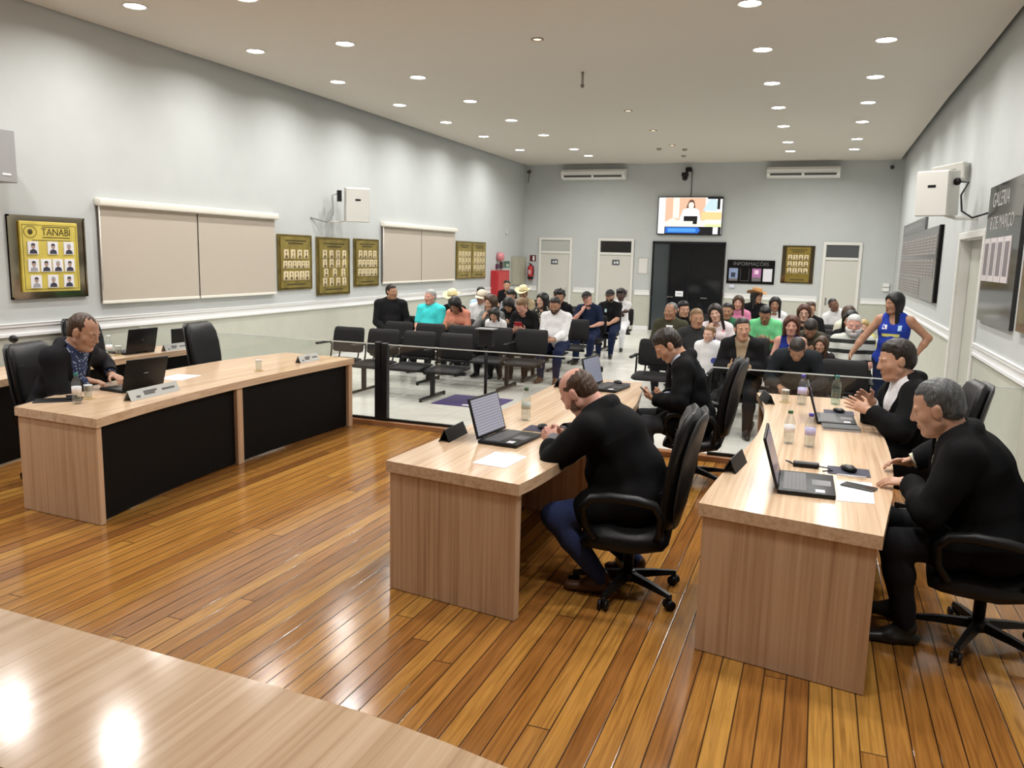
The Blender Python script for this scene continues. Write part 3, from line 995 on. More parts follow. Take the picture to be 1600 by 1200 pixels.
# listing board and gallery board on the panel wall
t = board('listing_board', 'large grey listing board with three rows of printed sheets below the loudspeaker', 'board', (XR, 16.75, 2.0), RR)
MB().box(-3.05, 3.05, -0.04, 0, -0.66, 0.50, bev=0.005).build('board_slab', mat('grey_board', (0.105, 0.10, 0.098), 0.18), t)  # the solid grey board itself
MB().box(-3.05, 0.9, -0.04, 0, 0.50, 0.72).build('header_panel', mat('grey_header', (0.13, 0.13, 0.13), 0.25), t)
MB().box(2.9, 3.06, -0.05, 0, -0.66, 0.5).build('side_edge', M_BLACKP, t)
M_SHEET = [mat('sheet_grey', (0.27, 0.25, 0.24), 0.5), mat('sheet_print', (0.14, 0.13, 0.125), 0.6)]
for rz, n, xe in ((0.22, 13, 2.75), (-0.16, 13, 2.6), (-0.50, 9, 0.9)):
    x = -2.9
    st = (xe + 2.9) / n
    for i in range(n):
        m = MB().box(x + 0.03, x + st - 0.03, -0.046, -0.04, rz - 0.15, rz + 0.15, 0)
        for k in range(5):
            z = rz + 0.10 - k * 0.05
            m.box(x + 0.07, x + st - 0.07, -0.0468, -0.046, z - 0.012, z + 0.008, 1)
        m.build('printed_sheet', M_SHEET, t)
        x += st
m = MB()
for i in range(15):
    x = -2.6 + i * 0.22
    m.box(x, x + 0.14, -0.046, -0.04, 0.57, 0.66)
m.build('raised_lettering', mat('board_letters', (0.24, 0.24, 0.24), 0.4), t)
t = board('gallery_board', 'tall glossy black gallery board with four framed photo strips beside the doorway', 'board', (XR, 9.27, 2.02), RR)
MB().box(-0.83, 0.83, -0.035, 0, -0.69, 0.71, bev=0.005).build('board_slab', mat('gloss_black_board', (0.016, 0.015, 0.015), 0.1), t)  # the solid gloss black board itself
M_LET = mat('pewter_letters', (0.36, 0.35, 0.34), 0.5)
text('GALERIA', 0.21, M_LET, t, (-0.20, -0.036, 0.55), (PI / 2, 0, 0), extrude=0.001)
text('8 DE MARÇO', 0.19, M_LET, t, (-0.06, -0.036, 0.315), (PI / 2, 0, 0), extrude=0.001)
M_STRIP = [mat('strip_white', (0.58, 0.53, 0.54), 0.5), mat('strip_photo', (0.19, 0.17, 0.18), 0.5)]
for i in range(4):
    x = -0.63 + i * 0.335
    m = MB().box(x - 0.15, x + 0.15, -0.042, -0.035, -0.27, 0.17, 0).box(x - 0.10, x + 0.10, -0.0428, -0.042, -0.21, 0.12, 1)
    m.build('photo_strip', M_STRIP, t)
t = board('wooden_plaque', 'edge of a brown framed plaque beyond the black gallery board', 'plaque', (XR, 7.62, 1.80), RR)
MB().box(-0.55, 0.55, -0.04, 0, -0.45, 0.5, bev=0.006).build('frame', mat('brown_frame', (0.13, 0.075, 0.03), 0.35), t)
MB().box(-0.47, 0.47, -0.045, -0.04, -0.37, 0.42).build('plate', M_GOLDD, t)

# ------------------------------------------------------------------ loudspeakers
M_SPK = mat('pale_speaker_grille', (0.66, 0.65, 0.61), 0.6, bump=0.15, nscale=400)
M_SPKB = mat('pale_speaker_case', (0.60, 0.585, 0.54), 0.5)


def speaker(label, loc, rz, tilt, w, h, d, wallx):
    t = thing('loudspeaker', label, 'loudspeaker', loc, rz)
    M = Matrix.Rotation(tilt, 4, 'X')
    MB().box(-w / 2, w / 2, -d / 2 + 0.012, d / 2, -h / 2, h / 2, bev=0.012, M=M).build('cabinet', M_SPKB, t)
    MB().box(-w / 2 + 0.008, w / 2 - 0.008, -d / 2, -d / 2 + 0.014, -h / 2 + 0.008, h / 2 - 0.008, bev=0.005, M=M).build('grille', M_SPK, t)
    MB().box(-0.045, 0.045, -d / 2 - 0.003, -d / 2, h * 0.13, h * 0.13 + 0.03, M=M).build('badge', M_PLASTIC, t)
    return t


t = speaker('pale loudspeaker on a wall bracket above the three brass plaques', (-7.42, 12.25, 2.67), math.radians(38), math.radians(6), 0.40, 0.56, 0.30, XL)
R = Matrix.Rotation(-math.radians(38), 4, 'Z')


def tol(t, p):
    return tuple(Matrix.Rotation(-t.rotation_euler.z, 4, 'Z') @ (Vector(p) - t.location))


MB().tube([tol(t, (-7.45, 12.3, 2.62)), tol(t, (-7.7, 12.3, 2.4)), tol(t, (XL + 0.0, 12.1, 2.38))], 0.02, 8).build('wall_mount', M_WPLAST, t)
MB().tube([tol(t, (-7.6, 12.02, 2.85)), tol(t, (-7.68, 11.9, 2.8)), tol(t, (-7.66, 11.9, 2.5)), tol(t, (-7.72, 11.8, 2.36)), tol(t, (XL, 11.5, 2.42))], 0.012, 6).build('cable', mat('grey_cable', (0.25, 0.25, 0.25), 0.5), t)
MB().box(-0.035, 0.035, -0.06, 0.06, -0.09, 0.09, M=Matrix.Translation(tol(t, (-7.62, 12.02, 2.8)))).build('rear_connector', M_PLASTIC, t)
t = speaker('pale loudspeaker mounted on the panel wall with a dangling black cable', (1.22, 10.95, 2.735), math.radians(-28), math.radians(4), 0.37, 0.52, 0.34, XR)
MB().tube([tol(t, (1.25, 11.05, 2.52)), tol(t, (1.45, 11.0, 2.45)), tol(t, (XR, 10.95, 2.45))], 0.02, 8).build('wall_mount', M_WPLAST, t)
MB().tube([tol(t, (1.40, 10.82, 2.86)), tol(t, (1.50, 10.70, 2.84)), tol(t, (1.44, 10.72, 2.70)), tol(t, (1.46, 10.70, 2.52)), tol(t, (1.56, 10.6, 2.44)), tol(t, (XR, 10.25, 2.48))], 0.011, 6).build('cable', M_PLASTIC, t)
MB().ball(tol(t, (1.40, 10.82, 2.86)), (0.045, 0.03, 0.045)).build('rear_connector', M_PLASTIC, t)
t = thing('wall_box', 'small beige ventilated box above the loudspeaker on the panel wall', 'speaker box', (1.50, 12.0, 3.06), math.radians(-35))
MB().box(-0.20, 0.20, -0.14, 0.12, -0.10, 0.11, bev=0.012, M=Matrix.Rotation(-0.12, 4, 'Y')).build('case', M_SPKB, t)
m = MB()
for k in range(4):
    m.box(-0.16, 0.10, -0.143, -0.14, -0.05 + k * 0.025, -0.038 + k * 0.025, M=Matrix.Rotation(-0.12, 4, 'Y'))
m.build('grille_slots', mat('slot_grey', (0.25, 0.24, 0.22), 0.6), t)
t = thing('grey_wall_panel', 'grey hanging loudspeaker panel above the framed brass plaque, cut by the picture edge', 'loudspeaker', (-7.60, 5.66, 2.735), RL)
MB().box(-0.36, 0.36, -0.10, 0.24, -0.255, 0.245, bev=0.006).build('cabinet', mat('grey_case', (0.30, 0.30, 0.30), 0.6), t)
MB().box(0.20, 0.29, -0.104, -0.10, -0.19, -0.17).build('badge', M_SIGN[1], t)
# ------------------------------------------------------------------ desks
ZT = 0.75


def lerp_poly(P, t):
    """point on a polyline at fraction t of its length"""
    L = [math.dist(P[i], P[i + 1]) for i in range(len(P) - 1)]
    s = t * sum(L)
    for i, l in enumerate(L):
        if s <= l or i == len(L) - 1:
            k = min(1, s / l)
            return (P[i][0] + (P[i + 1][0] - P[i][0]) * k, P[i][1] + (P[i + 1][1] - P[i][1]) * k)
        s -= l


def smooth_poly(P, n=24):
    """Catmull-Rom through the points, so long edges bend softly"""
    out = []
    m = len(P) - 1
    for i in range(m):
        p0, p1, p2, p3 = P[max(i - 1, 0)], P[i], P[i + 1], P[min(i + 2, m)]
        for k in range(max(2, n // m)):
            t = k / max(2, n // m)
            out.append(tuple(0.5 * ((2 * p1[j]) + (-p0[j] + p2[j]) * t + (2 * p0[j] - 5 * p1[j] + 4 * p2[j] - p3[j]) * t * t + (-p0[j] + 3 * p1[j] - 3 * p2[j] + p3[j]) * t ** 3) for j in (0, 1)))
    out.append(P[-1])
    return out


def desk(label, A, B, supports, panels, top=ZT, thick=0.062, group=None, over=0.02):
    """A: the edge the black modesty panel follows; B: the sitter's edge; both run away from the near end"""
    A, B = smooth_poly(A), smooth_poly(B)
    c = ((A[0][0] + B[-1][0]) / 2, (A[0][1] + B[-1][1]) / 2)
    T = Matrix.Translation((-c[0], -c[1], 0))
    t = thing('council_desk', label, 'desk', (c[0], c[1], 0), 0, group)
    ol = A + B[::-1]
    area = sum(ol[i][0] * ol[(i + 1) % len(ol)][1] - ol[(i + 1) % len(ol)][0] * ol[i][1] for i in range(len(ol)))
    if area < 0:
        ol = ol[::-1]
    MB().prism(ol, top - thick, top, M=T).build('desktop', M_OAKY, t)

    def inset(p, q, d):
        l = math.dist(p, q)
        return (p[0] + (q[0] - p[0]) * d / l, p[1] + (q[1] - p[1]) * d / l)
    for s in supports:
        s0, s1 = s
        m = MB()
        w0, w1 = lerp_poly(A, s0), lerp_poly(A, s1)
        z0, z1 = lerp_poly(B, s0), lerp_poly(B, s1)
        q = [inset(w0, z0, over), inset(z0, w0, over), inset(z1, w1, over), inset(w1, z1, over)]
        area = sum(q[i][0] * q[(i + 1) % 4][1] - q[(i + 1) % 4][0] * q[i][1] for i in range(4))
        m.prism(q if area > 0 else q[::-1], 0.004, top - thick, M=T)
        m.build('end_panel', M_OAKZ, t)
    for a, b in panels:
        N = 10
        P1, P2 = [], []
        for i in range(N + 1):
            u = a + (b - a) * i / N
            p, q = lerp_poly(A, u), lerp_poly(B, u)
            P1.append(inset(p, q, 0.055))
            P2.append(inset(p, q, 0.075))
        q = P1 + P2[::-1]
        area = sum(q[i][0] * q[(i + 1) % len(q)][1] - q[(i + 1) % len(q)][0] * q[i][1] for i in range(len(q)))
        MB().prism(q if area > 0 else q[::-1], 0.015, top - thick, M=T).build('modesty_panel', M_BLACKP, t)
    return t


desk('curved two-seat oak desk with black front panels, nearest one on the window side',
     [(-4.44, 4.02), (-4.58, 4.8), (-4.67, 5.75), (-4.68, 6.8), (-4.66, 7.62)],
     [(-5.27, 4.08), (-5.50, 4.8), (-5.66, 5.75), (-5.70, 6.8), (-5.56, 7.66)],
     ((0.004, 0.018), (0.478, 0.500), (0.978, 0.997)), ((0.018, 0.478), (0.500, 0.978)))
desk('long oak desk with black front panels along the window wall under the blinds',
     [(-6.12, 3.9), (-6.42, 4.9), (-6.60, 5.9), (-6.66, 6.6), (-6.64, 7.72)],
     [(-6.80, 3.9), (-7.02, 4.9), (-7.12, 5.9), (-7.16, 6.6), (-7.14, 7.72)],
     ((0.004, 0.016), (0.5, 0.516), (0.982, 0.997)), ((0.018, 0.5), (0.516, 0.98)))
desk('curved oak desk in the middle of the hall where the balding man leans',
     [(-2.185, 3.90), (-2.16, 4.6), (-2.15, 5.6), (-2.17, 6.6), (-2.17, 7.45)],
     [(-1.345, 3.765), (-1.30, 4.15), (-1.25, 5.2), (-1.27, 6.1), (-1.36, 6.85), (-1.48, 7.5)],
     ((0.004, 0.018), (0.49, 0.503), (0.978, 0.997)), ((0.018, 0.49), (0.503, 0.978)))
desk('curved oak desk by the panel wall where the grey-haired man sits',
     [(-0.458, 3.845), (-0.43, 4.3), (-0.36, 5.0), (-0.31, 5.6), (-0.31, 6.3), (-0.36, 6.9), (-0.44, 7.42)],
     [(0.342, 3.69), (0.38, 4.0), (0.44, 4.5), (0.485, 5.2), (0.485, 6.0), (0.42, 6.8), (0.30, 7.45)],
     ((0.004, 0.018), (0.49, 0.503), (0.978, 0.997)), ((0.018, 0.49), (0.503, 0.978)))
desk('oak presiding desk corner in the foreground with two bright lamp reflections',
     [(-4.6, 1.40), (-3.6, 1.47), (-2.6, 1.485), (-1.95, 1.47), (-1.33, 1.44), (-0.95, 1.42), (-0.75, 1.40), (-0.5, 1.355), (-0.1, 1.25), (0.4, 1.02)],
     [(-4.6, 0.93), (-3.6, 1.00), (-2.6, 1.015), (-1.95, 1.00), (-1.33, 0.985), (-1.0, 0.965), (-0.8, 0.95), (-0.55, 0.91), (-0.2, 0.83), (0.25, 0.62)],
     ((0.004, 0.014), (0.49, 0.5), (0.985, 0.997)), ((0.016, 0.49), (0.5, 0.984)), top=0.92)

# ------------------------------------------------------------------ glass railing
t = thing('glass_railing', 'low glass railing with black posts between the wooden floor and the public seats', 'railing', (-3.0, YS, 0))
for x0, x1 in ((XL + 0.005, -4.50), (-4.34, -2.06), (-0.88, 0.19), (0.20, XR - 0.005)):
    MB().box(x0 + 3, x1 + 3, -0.005, 0.005, 0.075, 0.895).build('glass_pane', M_PANE, t)
    MB().box(x0 + 3, x1 + 3, -0.0055, 0.0055, 0.895, 0.905).build('top_edge', mat('pale_glass_edge', (0.62, 0.66, 0.64), 0.25), t)
    MB().box(x0 + 3, x1 + 3, -0.018, 0.018, 0.055, 0.082).build('bottom_channel', M_METALK, t)
MB().box(-1.495, -1.425, -0.035, 0.035, 0.05, 0.925, bev=0.005).build('post', M_METALK, t)
MB().box(-1.415, -1.345, -0.035, 0.035, 0.05, 0.915, bev=0.005).build('post', M_METALK, t)
MB().box(0.935, 0.965, -0.03, 0.03, 0.05, 0.935, bev=0.004).build('post', M_METALK, t)
for z in (0.80, 0.62):
    MB().box(0.965, 1.06, -0.025, 0.025, z - 0.03, z + 0.03, bev=0.008).build('gate_latch', M_METALK, t)

# ------------------------------------------------------------------ office chairs
def office_chair(name='office_chair'):
    DZM = Matrix.Translation((0, 0, -0.045))
    t = thing(name, '', 'chair')
    MB().slab([(-0.235, 0.435), (-0.20, 0.445), (-0.05, 0.425), (0.12, 0.43), (0.20, 0.425), (0.255, 0.40)], [0.20, 0.245, 0.262, 0.262, 0.255, 0.22], [0.012, 0.056, 0.066, 0.066, 0.056, 0.015], curve=0.03, ex=3.2, n=28, M=DZM).build('seat', M_LEATHER, t)
    bp = [(-0.205, 0.46), (-0.215, 0.50), (-0.235, 0.62), (-0.26, 0.76), (-0.28, 0.90), (-0.305, 1.02), (-0.325, 1.10), (-0.335, 1.135)]
    b = MB().slab(bp, [0.14, 0.19, 0.235, 0.255, 0.255, 0.24, 0.215, 0.17], [0.012, 0.042, 0.05, 0.045, 0.042, 0.055, 0.045, 0.012], curve=0.05, ex=3.0, n=28, M=DZM).build('backrest', M_LEATHER, t)
    MB().slab([(y - 0.055, z - 0.005) for y, z in bp[1:]], [0.17, 0.225, 0.25, 0.25, 0.235, 0.21, 0.16], [0.006, 0.018, 0.02, 0.02, 0.02, 0.018, 0.006], curve=0.05, ex=3.0, n=24, M=DZM).build('back_shell', mat('charcoal_shell', (0.030, 0.030, 0.031), 0.45), b)
    m = MB()
    for z, wd in ((0.70, 0.21), (0.97, 0.205)):
        yy = np.interp(z, [p[1] for p in bp], [p[0] for p in bp])
        m.tube([(x, yy + 0.044 + 0.05 * (x / 0.255) ** 2, z) for x in np.linspace(-wd, wd, 9)], 0.004, 5, M=DZM)
    m.build('stitched_seam', M_PLASTIC, b)
    for s in (-1, 1):
        m = MB()
        pth = [(0.225, -0.16, 0.44), (0.275, -0.185, 0.50), (0.31, -0.19, 0.60), (0.325, -0.155, 0.665), (0.33, -0.06, 0.685), (0.33, 0.08, 0.69), (0.328, 0.18, 0.675), (0.315, 0.225, 0.62), (0.28, 0.215, 0.52), (0.25, 0.17, 0.44), (0.20, 0.12, 0.405)]
        m.tube([(s * a, b2, c) for a, b2, c in pth], [0.02, 0.021, 0.022, 0.025, 0.028, 0.028, 0.026, 0.022, 0.02, 0.02, 0.018], 10, M=DZM)
        m.build('armrest', M_PLASTIC, t)
    MB().lathe([(0.028, 0.10), (0.03, 0.26), (0.05, 0.262), (0.05, 0.30), (0.03, 0.315), (0.06, 0.327)], 16).box(-0.13, 0.13, -0.13, 0.13, 0.31, 0.333, bev=0.01).tube([(0.05, 0.0, 0.32), (0.24, 0.03, 0.315)], 0.008, 6).build('gas_column', M_PLASTIC, t)
    m = MB().lathe([(0.045, 0.075), (0.055, 0.09), (0.052, 0.125), (0.035, 0.135)], 16)
    for k in range(5):
        a = 2 * PI * k / 5 + PI / 2
        ca, sa = math.cos(a), math.sin(a)
        vs = []
        for r, hw, z0, z1 in ((0.03, 0.026, 0.085, 0.13), (0.18, 0.023, 0.078, 0.112), (0.315, 0.017, 0.066, 0.088)):
            for w, z in ((-hw, z0), (hw, z0), (hw * 0.6, z1), (-hw * 0.6, z1)):
                vs.append((r * ca - w * sa, r * sa + w * ca, z))
        fs = [(0, 1, 2, 3), (8, 11, 10, 9)]
        for i in (0, 4):
            for j in range(4):
                fs.append((i + j, i + 4 + j, i + 4 + (j + 1) % 4, i + (j + 1) % 4))
        m.add(vs, fs)
    base = m.build('star_base', M_PLASTIC, t)
    for k in range(5):
        a = 2 * PI * k / 5 + PI / 2
        x, y = 0.31 * math.cos(a), 0.31 * math.sin(a)
        m = MB()
        ta = a + 0.7 + k
        ux, uy = math.cos(ta), math.sin(ta)
        for s in (-1, 1):
            m.tube([(x + s * 0.010 * ux, y + s * 0.010 * uy, 0.029), (x + s * 0.026 * ux, y + s * 0.026 * uy, 0.029)], 0.029, 14)
        m.tube([(x, y, 0.03), (x, y, 0.075)], 0.012, 8)
        m.build('caster', M_PLASTIC, base)
    return t


oc = office_chair()
CH = [  # x, y, facing (rotation about z), label
    (-0.90, 4.42, PI / 2 + 0.10, 'black high-back office chair the balding man sits in'),
    (0.89, 4.50, PI / 2 - 0.12, 'black office chair of the grey-haired man, cut by the picture edge'),
    (0.80, 6.45, PI / 2 + 0.05, 'black office chair of the gesturing man, its headrest showing behind the grey hair'),
    (-0.89, 6.98, PI / 2 + 0.02, 'black high-back office chair of the man reading a phone'),
    (-5.73, 4.88, -PI / 2 + 0.22, 'black office chair of the man typing at the laptop by the window wall'),
    (-5.98, 7.12, -PI / 2 + 0.12, 'empty black office chair at the two-seat window-side desk'),
    (-7.33, 6.78, -PI / 2 + 0.08, 'empty black office chair behind the desk along the window wall')]
for i, (x, y, rz, l) in enumerate(CH):
    c = oc if i == 0 else copy_tree(oc)
    c.location = (x, y, 0)
    c.rotation_euler = (0, 0, rz)
    c['label'] = l
    c['group'] = 'office chairs at the desks'

# ------------------------------------------------------------------ linked public seats
def bench(xs, yc, legs, label, arms=None):
    cx = sum(xs) / len(xs)
    t = thing('linked_seating', label, 'linked chairs', (cx, yc, 0), PI, 'rows of linked public chairs')
    for x in xs:
        lx = -(x - cx)
        T = Matrix.Translation((lx, 0, 0))
        s = MB().slab([(-0.20, 0.415), (-0.17, 0.416), (0.0, 0.408), (0.15, 0.402), (0.225, 0.385), (0.25, 0.368)], [0.20, 0.245, 0.25, 0.25, 0.24, 0.2], [0.008, 0.02, 0.022, 0.022, 0.02, 0.008], ex=3.4, n=20, M=T).build('seat', M_BENCH, t)
        MB().slab([(-0.215, 0.50), (-0.225, 0.52), (-0.245, 0.65), (-0.27, 0.78), (-0.285, 0.83), (-0.29, 0.845)], [0.21, 0.245, 0.25, 0.245, 0.235, 0.2], [0.006, 0.018, 0.02, 0.02, 0.018, 0.006], ex=3.4, n=20, curve=0.02, M=T).build('backrest', M_BENCH, t)
        m = MB()
        for sx in (-0.15, 0.15):
            m.tube([(lx + sx, 0.05, 0.385), (lx + sx, -0.19, 0.385), (lx + sx, -0.235, 0.46), (lx + sx, -0.285, 0.72)], 0.012, 6)
        m.build('seat_bracket', M_METALK, t)
    lo, hi = -max(xs) + cx - 0.24, -min(xs) + cx + 0.24
    MB().box(lo, hi, -0.03, 0.03, 0.33, 0.375, bev=0.006).build('beam', M_METALK, t)
    for x in legs:
        lx = -(x - cx)
        MB().box(lx - 0.025, lx + 0.025, -0.025, 0.025, 0.04, 0.335).box(lx - 0.02, lx + 0.02, -0.37, 0.37, 0.015, 0.048, bev=0.008).tube([(lx, 0.35, 0.0), (lx, 0.35, 0.02)], 0.02, 8).tube([(lx, -0.35, 0.0), (lx, -0.35, 0.02)], 0.02, 8).build('leg', M_BENCHM, t)
    for x in (arms if arms is not None else ()):
        lx = -(x - cx)
        m = MB().tube([(lx, -0.20, 0.39), (lx, -0.23, 0.5), (lx, -0.24, 0.60), (lx, -0.20, 0.63)], 0.013, 6)
        m.box(lx - 0.025, lx + 0.025, -0.24, 0.14, 0.625, 0.655, bev=0.01)
        m.build('armrest', M_PLASTIC, t)
    return t


LROWS = [9.6, 10.8, 11.95, 13.05, 14.25, 15.4, 16.55, 18.3]
LX = [-5.97, -5.43, -4.89, -4.35, -3.81]
for i, y in enumerate(LROWS):
    if i == 0:
        bench([-6.1, -5.55, -5.0, -4.45], y, [-5.72, -4.68], 'black linked chairs, front row on the window side, all four empty', [-6.38, -5.83, -5.28, -4.73])
    elif i == 7:
        bench([-7.0, -6.45, -5.9], y, [-6.7, -6.2], 'black linked chairs at the very back beside the red hose cabinet', [])
    else:
        xs = LX if i != 2 else [-6.51] + LX
        bench(xs, y, [-5.34, -4.09], 'black linked chairs, %s row from the glass railing on the window side' % ORD[i], [xs[0] - 0.27, -5.70, -4.08])
RROWS = [9.36, 10.4, 11.5, 12.6, 13.7, 14.8, 15.9]
RX = [-1.92, -1.37, -0.82, -0.27, 0.28]
for i, y in enumerate(RROWS):
    if i == 0:
        bench([-0.80, -0.25, 0.33], y, [-0.6, 0.1], 'black linked chairs, front row on the panel-wall side, nearest the glass railing', [-1.08, 0.6])
    else:
        xs = [x + (0.12 if i == 1 and x > 0.2 else 0) for x in RX]
        bench(xs, y, [-1.62, -0.2], 'black linked chairs, %s row from the glass railing on the panel-wall side' % ORD[i], [-2.19, -1.64])

# a side chair with papers by the wall, floor mat, black stand
t = thing('lectern_stand', 'thin black stand with a small box on top, on a purple mat behind the glass', 'stand', (-4.06, 9.93, 0))
MB().tube([(0, 0, 0.012), (0, 0, 0.80)], 0.022, 10).build('pole', M_METALK, t)
MB().lathe([(0.13, 0.007), (0.13, 0.014), (0.03, 0.03)], 16).build('foot', M_METALK, t)
MB().box(-0.10, 0.10, -0.06, 0.06, 0.70, 0.92, bev=0.012).build('box', M_PLASTIC, t)
MB().box(-0.13, 0.13, -0.09, 0.09, 0.92, 0.935, bev=0.004).build('tray', mat('grey_tray', (0.22, 0.22, 0.22), 0.4), t)
m = MB().box(-0.30, 0.55, -0.38, 0.38, 0.001, 0.006, 0)
for pts in ([(0.02, 0.05), (0.12, 0.05), (0.12, 0.3), (0.02, 0.3)], [(0.02, 0.3), (0.32, 0.22), (0.32, 0.3), (0.05, 0.36)], [(0.18, -0.05), (0.30, -0.05), (0.30, 0.15), (0.18, 0.2)], [(0.1, -0.33), (0.45, -0.33), (0.45, -0.25), (0.1, -0.25)], [(0.3, -0.2), (0.42, -0.2), (0.42, -0.05), (0.3, -0.05)]):
    m.add([(x, y, 0.0065) for x, y in pts], [(0, 1, 2, 3)], 1)
tag(m.build('floor_mat', [mat('purple_mat', (0.045, 0.03, 0.14), 0.7), mat('mat_white', (0.75, 0.72, 0.78), 0.7)], None, (-4.22, 9.60, 0)), 'dark purple floor mat with white print behind the glass railing', 'mat')

# ------------------------------------------------------------------ things on the desks
ZD = ZT + 0.0008
M_KEYS = bpy.data.materials.new('keyboard_keys')
M_KEYS.use_nodes = True
_nt = M_KEYS.node_tree
_b = _nt.nodes['Principled BSDF']
_tc = nd(_nt, 'ShaderNodeTexCoord')
_br = nd(_nt, 'ShaderNodeTexBrick')
_br.inputs['Scale'].default_value = 1.0
_br.inputs['Brick Width'].default_value = 0.019
_br.inputs['Row Height'].default_value = 0.019
_br.inputs['Mortar Size'].default_value = 0.0016
_br.inputs['Color1'].default_value = (0.028, 0.028, 0.03, 1)
_br.inputs['Color2'].default_value = (0.034, 0.034, 0.036, 1)
_br.inputs['Mortar'].default_value = (0.10, 0.10, 0.105, 1)
_nt.links.new(_tc.outputs['Object'], _br.inputs['Vector'])
_nt.links.new(_br.outputs['Color'], _b.inputs['Base Color'])
_b.inputs['Roughness'].default_value = 0.45


def doc_screen(name, c, line, s, freq):
    m = bpy.data.materials.new(name)
    m.use_nodes = True
    nt = m.node_tree
    b = nt.nodes['Principled BSDF']
    b.inputs['Base Color'].default_value = (0.01, 0.01, 0.01, 1)
    b.inputs['Roughness'].default_value = 0.2
    tc = nd(nt, 'ShaderNodeTexCoord')
    sp = nd(nt, 'ShaderNodeSeparateXYZ')
    nt.links.new(tc.outputs['Generated'], sp.inputs[0])
    a = nd(nt, 'ShaderNodeMath', operation='MULTIPLY')
    a.inputs[1].default_value = freq
    nt.links.new(sp.outputs[2], a.inputs[0])
    f = nd(nt, 'ShaderNodeMath', operation='FRACT')
    nt.links.new(a.outputs[0], f.inputs[0])
    r = ramp(nt, [(0.0, line), (0.42, c)])
    r.color_ramp.interpolation = 'CONSTANT'
    nt.links.new(f.outputs[0], r.inputs['Fac'])
    nt.links.new(r.outputs['Color'], b.inputs['Emission Color'])
    b.inputs['Emission Strength'].default_value = s
    MATS[name] = m
    return m


def laptop(label, x, y, rz, ang, scr, w=0.385, d=0.265, z=ZD):
    """the hinge lies at y = 0; the sitter is on +y; ang = how far the lid leans back from upright"""
    t = thing('laptop', label, 'laptop', (x, y, z), rz, 'open laptops on the desks')
    b = MB().box(-w / 2, w / 2, 0.0, d, 0.0, 0.022, bev=0.005, seg=2).build('base', M_PLASTIC, t)
    MB().box(-w / 2 + 0.03, w / 2 - 0.03, 0.025, 0.135, 0.022, 0.0232).build('keyboard', M_KEYS, b)
    MB().box(-0.065, 0.045, 0.165, d - 0.018, 0.022, 0.0226).build('touchpad', mat('touchpad_grey', (0.045, 0.045, 0.052), 0.3), b)
    MB().box(w / 2 - 0.085, w / 2 - 0.03, 0.18, 0.225, 0.022, 0.0224).build('sticker', mat('pale_sticker', (0.62, 0.62, 0.66), 0.5), b)
    M = Matrix.Translation((0, 0.006, 0.02)) @ Matrix.Rotation(ang, 4, 'X')
    ld = MB().box(-w / 2, w / 2, -0.014, 0.0, 0.004, d * 0.985, bev=0.005, seg=2, M=M).build('lid', M_PLASTIC, t)
    MB().box(-w / 2 + 0.014, w / 2 - 0.014, 0.0, 0.0006, 0.022, d * 0.985 - 0.014, M=M).build('screen', scr, ld)
    MB().box(-0.02, 0.02, -0.0146, -0.014, d * 0.5, d * 0.5 + 0.008, M=M).build('lid_badge', M_CHROME, ld)
    MB().tube([(-w * 0.35, 0.0, 0.018), (-w * 0.2, 0.0, 0.018)], 0.009, 8).tube([(w * 0.2, 0.0, 0.018), (w * 0.35, 0.0, 0.018)], 0.009, 8).build('hinge', M_PLASTIC, t)
    return t


S_DOC = doc_screen('document_screen', (0.60, 0.58, 0.66), (0.40, 0.38, 0.46), 0.62, 13)
S_DIM = doc_screen('dim_screen', (0.105, 0.095, 0.17), (0.15, 0.12, 0.16), 0.6, 2)
S_BLUE = doc_screen('blue_grey_screen', (0.30, 0.32, 0.40), (0.27, 0.29, 0.38), 0.7, 9)
laptop('open laptop with a white document on screen, on the middle desk before the balding man', -1.87, 4.70, -PI / 2 - 0.10, 0.28, S_DOC)
laptop('open laptop with a dim screen, on the desk of the grey-haired man', -0.12, 4.38, -PI / 2 + 0.02, 0.30, S_DIM, w=0.42, d=0.275)
laptop('open laptop seen edge on, before the gesturing man', 0.06, 6.35, -PI / 2 + 0.03, 0.30, S_DIM)
laptop('open laptop on the middle desk, half hidden behind the bald head', -1.80, 6.98, -PI / 2 - 0.12, 0.22, S_BLUE)
laptop('open black laptop seen from behind its lid, before the man at the window-side desk', -5.03, 5.02, PI / 2 - 0.12, 0.30, S_BLUE)
laptop('open black laptop seen from behind its lid, on the desk along the window wall', -6.80, 6.78, PI / 2 - 0.05, 0.22, S_BLUE)


def bottle(label, x, y, cap, band, body=None, z=ZD, h=0.215, r=0.033):
    t = thing('water_bottle', label, 'bottle', (x, y, z), 0, 'water bottles on the desks')
    p = [(r * 0.8, 0.0), (r, 0.008), (r, h * 0.22), (r * 0.94, h * 0.26), (r, h * 0.30), (r, h * 0.62), (r * 0.9, h * 0.70), (r * 0.55, h * 0.83), (r * 0.4, h * 0.88), (r * 0.4, h * 0.94)]
    MB().lathe(p, 18).build('bottle_body', body or M_BOTTLE, t)
    MB().lathe([(r * 0.48, h * 0.91), (r * 0.48, h * 0.995), (r * 0.44, h)], 14).build('cap', cap, t)
    if band:
        MB().lathe([(r * 1.01, h * 0.36), (r * 1.01, h * 0.56)], 18).build('label_band', band, t)
    MB().lathe([(r * 0.74, 0.006), (r * 0.93, 0.012), (r * 0.93, h * 0.50), (r * 0.9, h * 0.502)], 16).build('water', M_BOTTLE, t)
    return t


